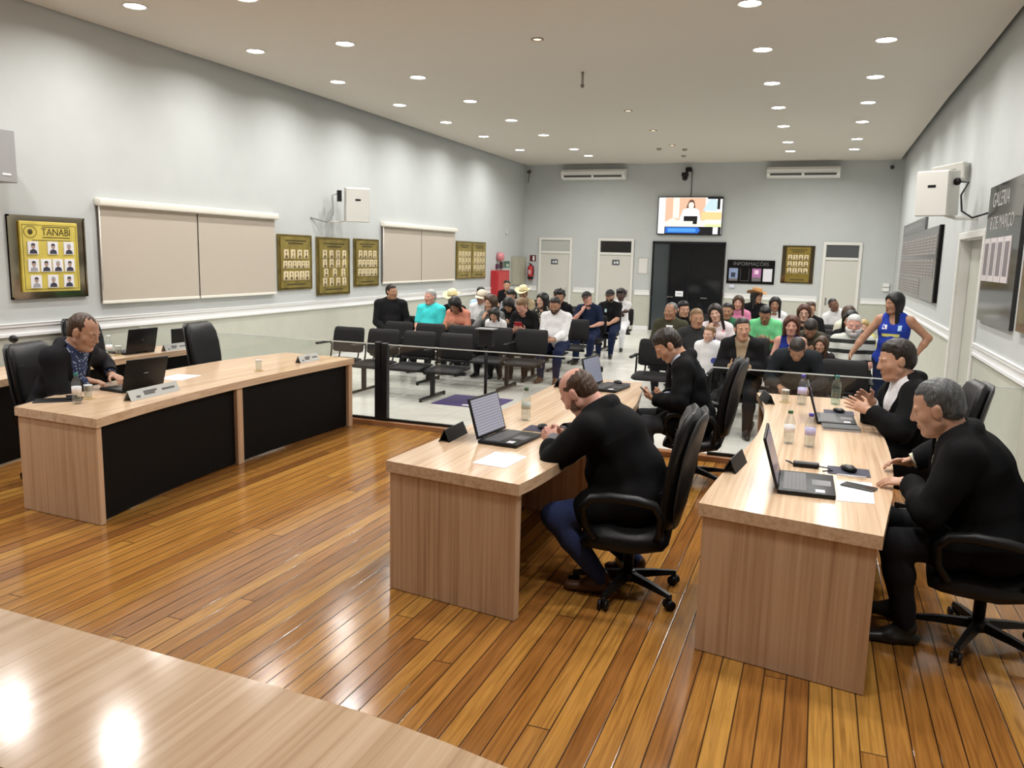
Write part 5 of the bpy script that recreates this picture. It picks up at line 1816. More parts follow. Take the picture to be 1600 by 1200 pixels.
def person(label, x, y, rz, sp, z=0.0, group=None):
    """sp: the figure's measurements, pose and dress. Local axes: +y ahead, +x to its right hand."""
    g = lambda k, d=None: sp.get(k, d)
    near = g('near', False)
    s = g('scale', 1.0)
    res = g('res', 0.010 if near else 0.0165) * (s if s < 1 else 1)
    fh = (0.0052 if near else 0.0088) * (s if s < 1 else 1)
    fhand = (0.0048 if near else 0.0105) * (s if s < 1 else 1)
    female, fat = g('female', False), g('fat', 0.0)
    wd = (0.92 if female else 1.0) * (1 + 0.10 * fat) * s
    dp = (1 + 0.28 * fat)
    stand = g('stand', False)
    hip = V(0, 0, g('hipz', 0.93 * s if stand else 0.545))
    lean, twist, side = math.radians(g('lean', 4)), math.radians(g('twist', 0)), math.radians(g('side', 0))
    Rt1 = rot_y(side * 0.5) @ rot_x(-lean * 0.75) @ rot_z(twist * 0.4)
    Rt = rot_y(side) @ rot_x(-lean * 1.15) @ rot_z(twist)
    up1, up2 = Rt1 @ V(0, 0, 1), Rt @ V(0, 0, 1)
    xa, fa = Rt @ V(1, 0, 0), Rt @ V(0, 1, 0)
    waist = hip + up1 * 0.20 * s
    chest = waist + up1 * 0.10 * s + up2 * 0.06 * s
    neck = waist + up1 * 0.12 * s + up2 * 0.20 * s
    hy, hp, hr = math.radians(g('hyaw', 0)), math.radians(g('hpitch', 0)), math.radians(g('hroll', 0))
    Rh = Rt @ rot_z(-hy) @ rot_y(hr) @ rot_x(lean * 0.55 - hp)
    hs = s * g('head', 1.0)
    hb = neck + up2 * 0.045 * s + fa * 0.018 * s
    C = hb + (Rh @ V(0, 0.022, 0.112)) * hs
    sh = [neck - up2 * 0.052 * s + xa * q * (0.178 if not female else 0.162) * s * (1 + 0.06 * fat) + fa * g('hunch', 0.0) for q in (-1, 1)]
    la, lf = 0.285 * s, 0.25 * s
    defh = ((-0.13 * s, 0.30 * s, hip[2] + 0.13 * s), (0.13 * s, 0.30 * s, hip[2] + 0.13 * s))
    if stand:
        defh = ((-0.24 * s, 0.05, hip[2] - 0.08), (0.24 * s, 0.05, hip[2] - 0.08))
    W, E_ = [], []
    for i, q in enumerate((-1, 1)):
        tgt = V(*(g('hands', defh)[i]))
        pole = V(*(g('poles', ((-0.7, -0.25, -0.7), (0.7, -0.25, -0.7)))[i]))
        e, w = ik(sh[i], tgt, la, lf, pole)
        E_.append(e)
        W.append(w)
    hd = g('hdirs', ((0.25, 1, -0.15), (-0.25, 1, -0.15)))
    hn = g('hnorm', ((0, 0, -1), (0, 0, -1)))
    hc = g('curl', (28, 28))
    hsp = g('spread', (0.2, 0.2))
    hips = [hip + V(q * 0.092 * s * (1 + 0.1 * fat), 0, 0) for q in (-1, 1)]
    feet = g('feet', ((-0.13 * s, 0.42 * s, 0.085), (0.13 * s, 0.42 * s, 0.085)) if not stand else ((-0.11 * s, 0.0, 0.085), (0.11 * s, 0.03, 0.085)))
    kp = g('kpoles', ((-0.15, 0.8, 0.7), (0.15, 0.8, 0.7)) if not stand else ((-0.1, 1, 0), (0.1, 1, 0)))
    K, A = [], []
    for i in range(2):
        k, a = ik(hips[i], V(*feet[i]), 0.43 * s, 0.415 * s, V(*kp[i]))
        K.append(k)
        A.append(a)
    toed = g('toes', ((-0.2, 1, 0), (0.2, 1, 0)))
    # ---- shapes
    torso = [cap(hip + up1 * (0.075 if not stand else 0.0) * s, waist, 0.150 * wd, 0.138 * wd, 0.05, 0.74 * dp, xa), cap(waist, chest, 0.138 * wd, 0.155 * wd, 0.05, 0.72 * dp, xa), cap(chest, neck - up2 * 0.07 * s, 0.158 * wd, 0.118 * wd, 0.05, 0.66, xa)]
    torso += [cap(neck + up2 * 0.005 * s, sh[i], 0.054 * s, 0.055 * s, 0.05) for i in range(2)]
    if fat > 0:
        torso.append(ell(waist + fa * (0.03 + 0.045 * fat) * s, V(0.135 * wd, 0.105 * dp, 0.135) * V(1, s, s), Rt1, 0.05))
    if female:
        torso += [ell(chest + xa * q * 0.072 * s + fa * 0.085 * s - up2 * 0.005 * s, V(0.062, 0.058, 0.062) * s, Rt, 0.03) for q in (-1, 1)]
    seat = [ell(hips[i] + V(0, -0.02 * s, 0.0), V(0.115, 0.112, 0.096) * s * (1 + 0.08 * fat), None, 0.05) for i in range(2)]
    neckp = [cap(neck - up2 * 0.02 * s, hb + (Rh @ V(0, -0.012, 0.05)) * hs, (0.052 if female else 0.062) * s * (1 + 0.08 * fat), (0.047 if female else 0.056) * hs, 0.02)]
    upper = [[cap(sh[i], E_[i], (0.050 if female else 0.057) * s * (1 + 0.12 * fat), 0.043 * s, 0.03)] for i in range(2)]
    fore = [[cap(E_[i], E_[i] + (W[i] - E_[i]) * 0.35, 0.043 * s, 0.043 * s, 0.02), cap(E_[i] + (W[i] - E_[i]) * 0.35, W[i], 0.043 * s, 0.028 * s, 0.02, 0.9, np.cross(unit(W[i] - E_[i]), V(*hn[i])))] for i in range(2)]
    hands = [hand_prims(W[i], V(*hd[i]), V(*hn[i]), i == 1, hc[i], hsp[i], s=s * g('handscale', 1.0)) for i in range(2)]
    thigh = [[cap(hips[i], K[i], 0.088 * s * (1 + 0.08 * fat), 0.062 * s, 0.03)] for i in range(2)]
    shin = [[cap(K[i], K[i] + (A[i] - K[i]) * 0.35, 0.060 * s, 0.056 * s, 0.03), cap(K[i] + (A[i] - K[i]) * 0.35, A[i], 0.056 * s, 0.037 * s, 0.03)] for i in range(2)]
    footp = [[cap(A[i], A[i] + unit(V(*toed[i])) * 0.11 * s - V(0, 0, 0.060 * s), 0.029 * s, 0.020 * s, 0.02)] for i in range(2)]
    head = head_prims(C, Rh, hs, female, fat)
    sm = skin_mat(g('skin', 'warm'))
    # ---- body
    allp = torso + seat + neckp + head
    for i in range(2):
        allp = allp + upper[i] + fore[i] + thigh[i] + shin[i] + footp[i]
    hbox = (C - 0.135 * hs, C + 0.135 * hs, fh)
    foc = [hbox]
    for i in range(2):
        cc = W[i] + unit(V(*hd[i])) * 0.085 * s
        foc.append((cc - 0.105 * s, cc + 0.105 * s, fhand))
    f = Field(torso + seat + [p for i in range(2) for p in upper[i] + fore[i] + thigh[i] + shin[i] + footp[i] + hands[i]] + neckp, res, foc)
    # pad the grid so that the head fits
    f = Field(allp + hands[0] + hands[1], res, foc) if True else f
    T = lambda *p: C + Rh @ (np.array(p) * hs)
    for q in (-1, 1):
        f.carve(ell(T(q * 0.033, 0.094, 0.003), V(0.019, 0.016, 0.0115) * hs, Rh), 0, 0.012)
    f.carve(cap(T(-0.021, 0.094, -0.0645), T(0.021, 0.094, -0.0645), 0.0022 * hs), 0, 0.004)
    body = f.mesh('person', sm)
    tag(body, label, g('cat', 'person'), group)
    body.location = (x, y, z)
    body.rotation_euler = (0, 0, rz)

    def HM():
        M = Matrix([list(Rh[i] * hs) + [C[i]] for i in range(3)] + [[0, 0, 0, 1]])
        return M
    M = HM()
    hk = g('hair', 'short')
    hm = hair_mat(g('hairc', 'dark'))
    # ---- eyes, brows, mouth
    closed = g('eyes', 'open') == 'down'
    for q in (-1, 1):
        m = MB()
        m.ball((q * 0.032, 0.0745, 0.0035), 0.0125, 12, 8, 0, M)
        m.ball((q * 0.032 + g('gaze', 0) * 0.004, 0.0815, 0.0025), (0.0062, 0.0062, 0.0062), 10, 6, 1, M)
        m.build('eye', [M_EYEW, M_EYED], body)
    for q in (-1, 1):
        m = MB()
        if closed:
            m.ball((q * 0.032, 0.0752, 0.0045), (0.0145, 0.0133, 0.0125), 12, 8, 0, M)
        else:
            m.ball((q * 0.032, 0.0735, 0.0085), (0.0150, 0.0140, 0.0085), 12, 8, 0, M)
            m.ball((q * 0.032, 0.0735, -0.0055), (0.0140, 0.0135, 0.0060), 12, 8, 0, M)
        m.build('eyelid', sm, body)
    for q in (-1, 1):
        bm_ = MB()
        bm_.tube([(q * 0.015, 0.0855, 0.019), (q * 0.030, 0.0850, 0.0245), (q * 0.046, 0.0745, 0.0205)], [0.0032, 0.0038, 0.0022], 6, 0, M)
        bm_.build('eyebrow', hair_mat('dark' if g('hairc', 'dark') in ('black', 'dark', 'salt') else g('hairc', 'dark')), body)
    lipm = mat('lips_' + ('woman' if female else 'man') + '_' + g('skin', 'warm'), tuple(np.array(SKIN[g('skin', 'warm')]) * (V(0.85, 0.42, 0.45) if female else V(0.72, 0.55, 0.55))), 0.4)
    m = MB()
    m.tube([(-0.0235, 0.0865, -0.0625), (-0.008, 0.0930, -0.0592), (0, 0.0925, -0.0602), (0.008, 0.0930, -0.0592), (0.0235, 0.0865, -0.0625)], [0.001, 0.0042, 0.0038, 0.0042, 0.001], 6, 0, M, flat=0.8)
    m.tube([(-0.021, 0.0865, -0.0655), (0, 0.0928, -0.0705), (0.021, 0.0865, -0.0655)], [0.001, 0.0052, 0.001], 6, 0, M, flat=0.8)
    m.build('mouth', lipm, body)
    # ---- hair
    if hk != 'none':
        E = lambda c, r, k=0.012: ell(T(*c), np.array(r) * hs, Rh, k * hs)
        t = {'short': 0.010, 'buzz': 0.0035, 'receding': 0.007, 'crown': 0.006, 'thick': 0.017, 'curly': 0.03, 'long': 0.016, 'bob': 0.017, 'tail': 0.010, 'parted': 0.012}[hk] * (1.0 if near else 1.25)
        hp_ = [E((0, -0.016, 0.038), (0.0775 + t, 0.098 + t * 1.05, 0.084 + t), 0.02), E((0, -0.052, -0.022), (0.062 + t * 0.7, 0.052 + t, 0.060), 0.03)]
        if hk in ('long', 'bob'):
            L = g('hairlen', 0.26 if hk == 'long' else 0.13)
            hp_ += [cap(T(0, -0.055, 0.0), T(0, -0.075, -L), 0.075 * hs, 0.05 * hs, 0.04, 0.55, Rh @ V(1, 0, 0))]
            for q in (-1, 1):
                hp_ += [cap(T(q * 0.074, 0.006, 0.035), T(q * 0.086, 0.022, -L * 0.85), 0.034 * hs, 0.024 * hs, 0.03, 0.85, Rh @ V(0, 1, 0))]
        if hk == 'tail':
            hp_ += [E((0, -0.115, 0.02), (0.028, 0.03, 0.03), 0.02), cap(T(0, -0.13, 0.01), T(0, -0.125, -0.16), 0.028 * hs, 0.012 * hs, 0.02)]
        if hk == 'parted':
            hp_ += [E((-0.02, 0.035, 0.098), (0.060, 0.045, 0.022), 0.03)]
        taper = hk not in ('long', 'bob')
        if taper:
            base = [E((0, -0.014, 0.036), (0.0765, 0.096, 0.083), 0.02), E((0, -0.050, -0.022), (0.060, 0.050, 0.060), 0.03)] + hp_[2:]
            h = Field(base + [E((0, -0.016, 0.038), (0.0775 + t, 0.098 + t, 0.084 + t), 0.0)], fh * 1.2, ())
            h.F[:] = 1.0
            for p in base:
                h.add(p)
            if hk == 'curly':
                h.folds(0.012, 5, 3.0)
            sl = {'receding': 0.62, 'crown': 0.85}.get(hk, 0.84)
            oz = {'receding': 0.076, 'thick': 0.060, 'curly': 0.055, 'parted': 0.062}.get(hk, 0.066) + g('hairkeep', 0.0)
            X, Y, Z = h.grid()
            LX, LY, LZ = [((X - C[0]) * Rh[0, i] + (Y - C[1]) * Rh[1, i] + (Z - C[2]) * Rh[2, i]) / hs for i in range(3)]
            low = np.where(LY < 0.0, -0.026 + LY * 0.85, -0.026)
            pd1 = LZ - (oz - 0.008 + (LY - 0.03) * 0.25)
            pd2 = np.minimum(0.030 - LY, LZ - low)
            pd = np.maximum(pd1, pd2)
            ed = lambda c, r: (np.sqrt(((LX - c[0]) / r[0]) ** 2 + ((LY - c[1]) / r[1]) ** 2 + ((LZ - c[2]) / r[2]) ** 2) - 1) * min(r)
            if hk == 'receding':
                pd = np.minimum(pd, np.minimum(ed((0.047, 0.078, 0.098), (0.036, 0.058, 0.052)), ed((-0.047, 0.078, 0.098), (0.036, 0.058, 0.052))))
            if hk == 'crown':
                pd = np.minimum(pd, ed((0, 0.034, 0.130), (0.092, 0.130, 0.088)))
            pd = np.minimum(pd, np.minimum(ed((0.094, -0.006, -0.012), (0.022, 0.024, 0.036)), ed((-0.094, -0.006, -0.012), (0.022, 0.024, 0.036))))
            pd = np.minimum(pd, LZ + 0.083)
            pd = pd + 0.0035 * np.sin(LX * 190 + 2 * np.sin(LY * 90)) * np.sin(LZ * 120 + 1)
            rp = np.clip((pd + 0.004) / 0.052, 0, 1)
            h.F = (h.F - ((t + 0.003) * rp ** 0.7 - 0.003) * hs).astype(np.float32)
            h.F = np.maximum(h.F, np.where(pd < -0.006, 0.004, -1.0).astype(np.float32)) if hk != 'tail' else h.F
            if near:
                h.folds(0.0020, 3, 5.0)
        else:
            h = Field(hp_, fh * 1.25, ())
            h.carve(ell(T(0, 0.075, -0.052), V(0.074, 0.078, 0.118) * hs, Rh), 0, 0.02)
            h.plane(Rh @ V(0, 1, 0), T(0, 0.083, 0))
        h.mesh('hair', hm, body)
    if g('beard'):
        bk, bt = g('beard')
        tb = {'short': 0.0045, 'stubble': 0.0012}.get(bt, 0.017)
        jp = head[1:5] + head[-6 if fat <= 0 else -7:-4] + head[11:13]
        b = Field(jp, fh * 1.15, (), 0.02)
        b.F[:] = 1.0
        for p in head[1:5] + head[11:13]:
            b.add(p)
        X, Y, Z = b.grid()
        LX, LY, LZ = [((X - C[0]) * Rh[0, i] + (Y - C[1]) * Rh[1, i] + (Z - C[2]) * Rh[2, i]) / hs for i in range(3)]
        md = (np.sqrt((LX / 0.024) ** 2 + ((LY - 0.095) / 0.03) ** 2 + ((LZ + 0.065) / 0.0115) ** 2) - 1) * 0.0115
        pd = np.minimum(np.minimum(-LZ - 0.040 - 0.42 * (LY - 0.09) * np.clip(np.abs(LX) / 0.04, 0, 1), md), LY - 0.004)
        pd = np.minimum(pd, 0.052 + 0.2 * LY - np.abs(LX) * 0.0 + 0 * LZ + 0.05)
        rp = np.clip((pd + 0.002) / 0.016, 0, 1)
        b.F = (b.F - ((tb + 0.003) * np.sqrt(rp) - 0.003) * hs).astype(np.float32)
        b.F = np.maximum(b.F, np.where(pd < -0.004, 0.004, -1.0).astype(np.float32))
        b.mesh('beard', hair_mat(bk), body)
    if g('glasses'):
        m = MB()
        for q in (-1, 1):
            m.tube([(q * 0.033 + 0.024 * math.cos(a), 0.098 - 0.006 * abs(math.cos(a)), 0.0 + 0.018 * math.sin(a)) for a in [i * PI / 7 for i in range(14)]], 0.0022, 5, 0, M, closed=True)
            m.tube([(q * 0.057, 0.092, 0.004), (q * 0.078, 0.05, 0.008), (q * 0.085, -0.005, 0.006)], 0.002, 5, 0, M)
        m.tube([(-0.009, 0.102, 0.004), (0.009, 0.102, 0.004)], 0.002, 5, 0, M)
        m.build('glasses', M_PLASTIC, body)
    ht = g('hat')
    if ht:
        hc_, kind = ht
        if kind == 'cowboy':
            m = MB()
            m.lathe([(0.088, 0.062), (0.092, 0.10), (0.080, 0.155), (0.062, 0.172), (0.03, 0.160)], 20, 0, M @ Matrix.Translation((0, -0.012, 0)) @ Matrix.Diagonal((0.92, 1.12, 1, 1)))
            vs, fs = [], []
            N = 28
            for i in range(N):
                a = 2 * PI * i / N
                lift = 0.055 * abs(math.sin(a)) ** 2 - 0.012
                for r, dz in ((0.085, 0.0), (0.135, 0.35), (0.175, 1.0)):
                    vs.append((r * math.sin(a) * 0.92, -0.012 + r * math.cos(a) * 1.12, 0.066 + lift * dz))
            for i in range(N):
                j = (i + 1) % N
                for k in range(2):
                    fs.append((i * 3 + k, j * 3 + k, j * 3 + k + 1, i * 3 + k + 1))
            m.add(vs, fs, 0, True, M)
            m.add([(p[0], p[1], p[2] + 0.006) for p in vs], [q[::-1] for q in fs], 0, True, M)
            m.lathe([(0.0925, 0.068), (0.0935, 0.088)], 20, 1, M @ Matrix.Translation((0, -0.012, 0)) @ Matrix.Diagonal((0.92, 1.12, 1, 1)))
            m.build('hat', [hc_, M_BSHOE], body)
        else:
            h = Field([ell(T(0, -0.012, 0.045), V(0.090, 0.108, 0.090) * hs, Rh)], fh * 1.25)
            h.plane(Rh @ V(0, 0.18, -1), T(0, 0, 0.042))
            c = h.mesh('cap', hc_, body)
            m = MB()
            vs = []
            for i in range(9):
                a = -1.05 + 2.1 * i / 8
                vs += [(0.085 * math.sin(a), 0.02 + 0.075 * math.cos(a), 0.055 - 0.006 * abs(a)), (0.095 * math.sin(a), 0.06 + 0.105 * math.cos(a), 0.048 - 0.02 * a * a)]
            fs = [(2 * i, 2 * i + 2, 2 * i + 3, 2 * i + 1) for i in range(8)]
            m.add(vs, fs, 0, True, M)
            m.add([(p[0], p[1], p[2] - 0.004) for p in vs], [q[::-1] for q in fs], 0, True, M)
            m.build('cap_brim', hc_, c)
    # ---- clothes
    def sleeve(i, amount):
        """arm shapes down to a length: 0 none, .45 short, 1 wrist"""
        if amount <= 0:
            return []
        if amount < 0.95:
            k = min(1, amount / 0.55)
            P = [cap(sh[i], sh[i] + (E_[i] - sh[i]) * k, (0.050 if female else 0.057) * s * (1 + 0.12 * fat), 0.047 * s, 0.03)]
            if amount > 0.55:
                P.append(cap(E_[i], E_[i] + (W[i] - E_[i]) * (amount - 0.55) / 0.45, 0.043 * s, 0.04 * s, 0.02))
            return P
        u = unit(W[i] - E_[i])
        return upper[i] + [cap(E_[i], E_[i] + (W[i] - E_[i]) * 0.35, 0.043 * s, 0.043 * s, 0.02), cap(E_[i] + (W[i] - E_[i]) * 0.35, W[i] - u * (1.0 - amount) * 0.2 - u * 0.022 * s, 0.043 * s, 0.031 * s, 0.02)]
    topk = g('top', 'shirt')
    tm = g('topm')
    sl = {'tshirt': 0.42, 'tank': 0.0, 'polo': 0.42, 'shirt': 1.0, 'sweater': 1.0, 'jacket': 1.0, 'roll': 0.7}[topk]
    inf = 0.016 if not near else 0.012
    hem = [cap(hip + up1 * 0.095 * s, hip + up1 * 0.15 * s, 0.156 * wd, None, 0.04, 0.78 * dp, xa)] if not stand else [cap(hip + up1 * 0.0, hip + up1 * 0.08, 0.150 * wd, None, 0.04, 0.74 * dp, xa)]

    def cuffs(fd, amount):
        for i in range(2):
            if amount >= 0.95:
                fd.carve(cap(W[i] + unit(W[i] - E_[i]) * (0.028 * s), W[i] + unit(W[i] - E_[i]) * 0.11, 0.055 * s, 0.06 * s), 0, 0.002)
    collar = ring(neck + up2 * 0.012 * s + fa * 0.008 * s, Rt, 0.062 * s * (1 + 0.06 * fat), 0.066 * s * (1 + 0.06 * fat), 0.0125 * s, 0.008, 14, drop=0.022 * s) if topk in ('shirt', 'polo', 'jacket') or g('collar') else []

    def neck_hole(fd, deep=0.0):
        fd.carve(cap(neck + up2 * 0.02 * s + fa * 0.01 * s, neck + up2 * 0.16 * s + fa * 0.03 * s, 0.053 * s * (1 + 0.06 * fat), 0.10 * s), 0, 0.006)
        if deep > 0:
            fd.carve(ell(neck + fa * 0.10 * s - up2 * 0.01 * s, V(0.055, 0.07, deep) * s, Rt), 0, 0.01)
    if topk == 'jacket':
        um = g('underm')
        P = torso + collar + [q for i in range(2) for q in sleeve(i, 1.0)]
        u = Field(P, res * 0.8 if near else res, foc[:1] if not near else [(neck - 0.16, neck + 0.12, 0.0065)] + foc[1:], 0.0105)
        neck_hole(u)
        cuffs(u, 1.0)
        u.mesh('shirt', um, body)
        P = torso + hem + [q for i in range(2) for q in sleeve(i, 0.99)]
        if not stand:
            P += [ell(hip + V(0, -0.01, 0.035) * s, V(0.190 * wd, 0.122 * s, 0.115 * s), None, 0.05), cap(hip + up1 * 0.10 * s, hip + up1 * 0.16 * s, 0.162 * wd, 0.158 * wd, 0.05, 0.74, xa)] + [ell(hips[i] + V(0, -0.005 * s, 0.02), V(0.118, 0.106, 0.092) * s * (1 + 0.08 * fat), None, 0.05) for i in range(2)] + [cap(hips[i] + V(0, -0.01, 0.02), hips[i] + (K[i] - hips[i]) * 0.55 + V(0, 0, 0.004), 0.094 * s * (1 + 0.1 * fat), 0.078 * s, 0.04) for i in range(2)]
        P += ring(neck - up2 * 0.012 * s - fa * 0.006 * s, Rt, 0.082 * s * (1 + 0.05 * fat), 0.075 * s, 0.016 * s, 0.012, 10, drop=0.03 * s, a0=PI * 0.45, a1=PI * 1.55)
        bt = neck - up2 * (0.36 if not g('open') else 0.40) * s
        for q in (-1, 1):     # lapels
            P.append(cap(neck + xa * q * 0.085 * s + fa * 0.045 * s - up2 * 0.035 * s, bt + xa * q * 0.02 * s + fa * (0.115 + 0.05 * fat) * s * dp, 0.030 * s, 0.022 * s, 0.01, 0.4, xa))
        j = Field(P, res, [(neck - 0.2, neck + 0.14, 0.0075)] + foc[1:] if near else (), 0.030)
        j.folds(0.0045 if near else 0.003, g('seed', 1))
        X, Y, Z = j.grid()
        dx, dy, dz = X - bt[0], Y - bt[1], Z - bt[2]
        hh = dx * up2[0] + dy * up2[1] + dz * up2[2]
        xx = np.abs(dx * xa[0] + dy * xa[1] + dz * xa[2])
        ff = (X - neck[0]) * fa[0] + (Y - neck[1]) * fa[1] + (Z - neck[2]) * fa[2]
        wv = g('vwide', 0.20)
        cut = np.maximum(np.maximum(xx - np.clip(hh, 0, 0.6) * wv - (0.012 if g('open') else 0.0), 0.012 - ff), -hh)
        j.F = np.maximum(j.F, (-cut).astype(np.float32))
        j.carve(cap(neck + up2 * 0.005 * s + fa * 0.012 * s, neck + up2 * 0.16 * s + fa * 0.03 * s, 0.066 * s, 0.13 * s), 0, 0.006)
        for i in range(2):
            j.carve(cap(W[i] + unit(W[i] - E_[i]) * (0.006 * s), W[i] + unit(W[i] - E_[i]) * 0.12, 0.064 * s, 0.070 * s), 0, 0.002)
        j.mesh('jacket', tm, body)
    else:
        P = torso + hem + collar + [q for i in range(2) for q in sleeve(i, sl)]
        if topk in ('tank',):
            P = [p for p in torso[:3]] + ([torso[5]] if fat > 0 else []) + (seat if stand else []) + hem + [cap(neck + up2 * -0.01 * s + xa * q * 0.06 * s, neck - up2 * 0.04 * s + xa * q * 0.11 * s, 0.045 * s, 0.04 * s, 0.04) for q in (-1, 1)] + (torso[-2:] if female else [])
        tp = Field(P, res, [(neck - 0.12, neck + 0.1, res * 0.6)], inf)
        tp.folds(0.003, g('seed', 1))
        neck_hole(tp, g('vneck', 0.0) or {'tank': 0.085, 'tshirt': 0.03}.get(topk, 0.0))
        cuffs(tp, sl)
        tp.mesh({'tank': 'sleeveless_top', 'tshirt': 't_shirt', 'polo': 'polo_shirt', 'sweater': 'sweatshirt', 'roll': 'shirt', 'shirt': 'shirt'}[topk], tm, body)
    for bd in g('badges', ()):
        # flat prints on the chest: (across, up from the chest, width, height, material, name)
        bx, bz, bw, bh, bmat, bn = bd
        m = MB()
        n_ = 6
        for r_ in range(2):
            pass
        vs, fs = [], []
        for a in range(n_ + 1):
            for b2 in range(3):
                px_, pz_ = bx + (a / n_ - 0.5) * bw, bz + (b2 / 2 - 0.5) * bh
                o_ = chest + xa * px_ * s + up2 * pz_ * s
                # walk out from the body until the cloth ends
                lo_, hi_ = 0.0, 0.30
                tt = 0.30
                while tt > 0.02:
                    pt = o_ + fa * tt
                    idx = [min(max(np.searchsorted(tp.ax[d_], pt[d_]), 0), len(tp.ax[d_]) - 1) for d_ in range(3)]
                    if tp.F[tuple(idx)] < 0.001:
                        break
                    tt -= 0.004
                vs.append(tuple(o_ + fa * (tt + 0.015)))
        for a in range(n_):
            for b2 in range(2):
                i0 = a * 3 + b2
                fs.append((i0, i0 + 3, i0 + 4, i0 + 1))
        m.add(vs, fs, 0, True)
        m.build(bn, bmat, body)
    # trousers, shoes
    pm = g('pants', MATS.get('cloth_black_trousers') or cloth('black_trousers', (0.012, 0.012, 0.014)))
    short = g('shorts', 0)
    P = seat + [cap(hip + up1 * (0.075 * s if not stand else -0.02), hip + up1 * 0.10 * s, 0.150 * wd, None, 0.04, 0.76 * dp, xa)]
    for i in range(2):
        P = P + thigh[i]
        if not short:
            P = P + shin[i]
    if g('skirt'):
        P = P + [cap((hips[0] + hips[1]) / 2 + V(0, 0.05, 0), (K[0] + K[1]) / 2, 0.13 * s, 0.12 * s, 0.05, 0.7, V(1, 0, 0))]
    t_ = Field(P, res, (), 0.011 if near else 0.014)
    t_.folds(0.003, g('seed', 1) + 9)
    for i in range(2):
        t_.plane(V(0, 0, -1), V(0, 0, 0.055)) if not short else None
    t_.mesh('skirt' if g('skirt') else ('shorts' if short else 'trousers'), pm, body)
    shm = g('shoem', M_SHOE)
    for i in range(2):
        u = unit(V(*toed[i]))
        sx = np.cross(u, V(0, 0, 1))
        a = V(A[i][0], A[i][1], A[i][2])
        sole = a - V(0, 0, 0.055 * s)
        P = [cap(sole - u * 0.035 * s, sole + u * 0.06 * s, 0.038 * s, 0.043 * s, 0.02, 0.75, sx), cap(sole + u * 0.06 * s, sole + u * 0.165 * s - V(0, 0, 0.004), 0.043 * s, 0.036 * s, 0.02, 0.72, sx), cap(a - u * 0.01, sole, 0.043 * s, 0.038 * s, 0.02), cap(a, a + u * 0.075 * s - V(0, 0, 0.045 * s), 0.037 * s, 0.034 * s, 0.02)]
        fsh = Field(P, 0.009 if near else 0.013)
        fsh.plane(V(0, 0, -1), V(0, 0, a[2] - 0.083 * max(s, 0.7)))
        fsh.mesh('shoe', shm, body)
    info = dict(W=W, E=E_, C=C, K=K, neck=neck, Rh=Rh, body=body, sh=sh)
    return body, info
# ------------------------------------------------------------------ the people at the desks
def place(body, p):
    """a point in a person's own axes, in the room"""
    r = body.rotation_euler.z
    return (body.location.x + p[0] * math.cos(r) - p[1] * math.sin(r), body.location.y + p[0] * math.sin(r) + p[1] * math.cos(r), body.location.z + p[2])


WHITE = cloth('white_shirt', (0.74, 0.74, 0.77))
BLUESH = cloth('pale_blue_shirt', (0.50, 0.56, 0.70))
CREAM = cloth('cream_shirt', (0.62, 0.62, 0.50))
CHECK = dotted('cloth_blue_check', (0.02, 0.035, 0.10), (0.42, 0.50, 0.62), 46, 0.30)
JEANS = cloth('blue_jeans', (0.035, 0.05, 0.13))
NAVYJ = cloth('navy_jeans', (0.012, 0.018, 0.05))
GREYT = cloth('grey_trousers', (0.035, 0.036, 0.040))
BLACKT = cloth('black_trousers', (0.012, 0.012, 0.014))
PEOPLE = {}
Q = PI / 2


def local(xw, yw, zw, px, py, rz):
    dx, dy = xw - px, yw - py
    return (dx * math.cos(rz) + dy * math.sin(rz), -dx * math.sin(rz) + dy * math.cos(rz), zw)


def seated_at(key, label, px, py, rz, sp, handsw):
    sp['hands'] = tuple(local(*h, px, py, rz) for h in handsw)
    PEOPLE[key] = person(label, px, py, rz, dict(sp, near=True))
    return PEOPLE[key]


# the balding man leaning over the middle desk
seated_at('bald', 'balding man with short beard in black jacket, leaning with clasped hands on the middle desk', -0.88, 4.50, Q - 0.02,
          dict(scale=1.05, head=1.06, lean=29, hpitch=25, hyaw=8, hunch=0.05, hair='crown', hairc='brown', hairkeep=0.012, beard=('stubble', 'stubble'), skin='pink', top='jacket', topm=M_SUIT, underm=cloth('grey_shirt', (0.20, 0.20, 0.21)), pants=JEANS, fat=1.0, eyes='down', hipz=0.528,
               feet=((-0.16, 0.16, 0.09), (0.15, 0.02, 0.09)), shoem=M_BSHOE, hdirs=((0.55, 0.85, 0.15), (-0.60, 0.75, 0.25)), hnorm=((0.75, -0.2, -0.5), (-0.75, -0.2, -0.5)), curl=(38, 48), poles=((-0.85, -0.1, -0.45), (0.9, -0.1, -0.35)), seed=4),
          ((-1.42, 4.58, 0.822), (-1.43, 4.72, 0.822)))
# the man reading a phone
seated_at('phone', 'dark-haired man in black suit and white shirt looking down at a phone in both hands', -0.90, 6.97, Q + 0.28,
          dict(scale=1.04, head=1.06, lean=17, hpitch=32, hyaw=-6, hunch=0.03, hair='thick', hairc='dark', skin='warm', top='jacket', topm=M_SUIT, underm=BLUESH, open=True, vwide=0.26, pants=GREYT, eyes='down', hipz=0.54,
               feet=((-0.16, 0.42, 0.09), (0.14, 0.40, 0.09)), hdirs=((0.62, 0.75, 0.25), (-0.62, 0.75, 0.25)), hnorm=((0.5, -0.3, 0.8), (-0.5, -0.3, 0.8)), curl=(42, 42), seed=6),
          ((-1.22, 6.72, 0.735), (-1.16, 6.86, 0.735)))
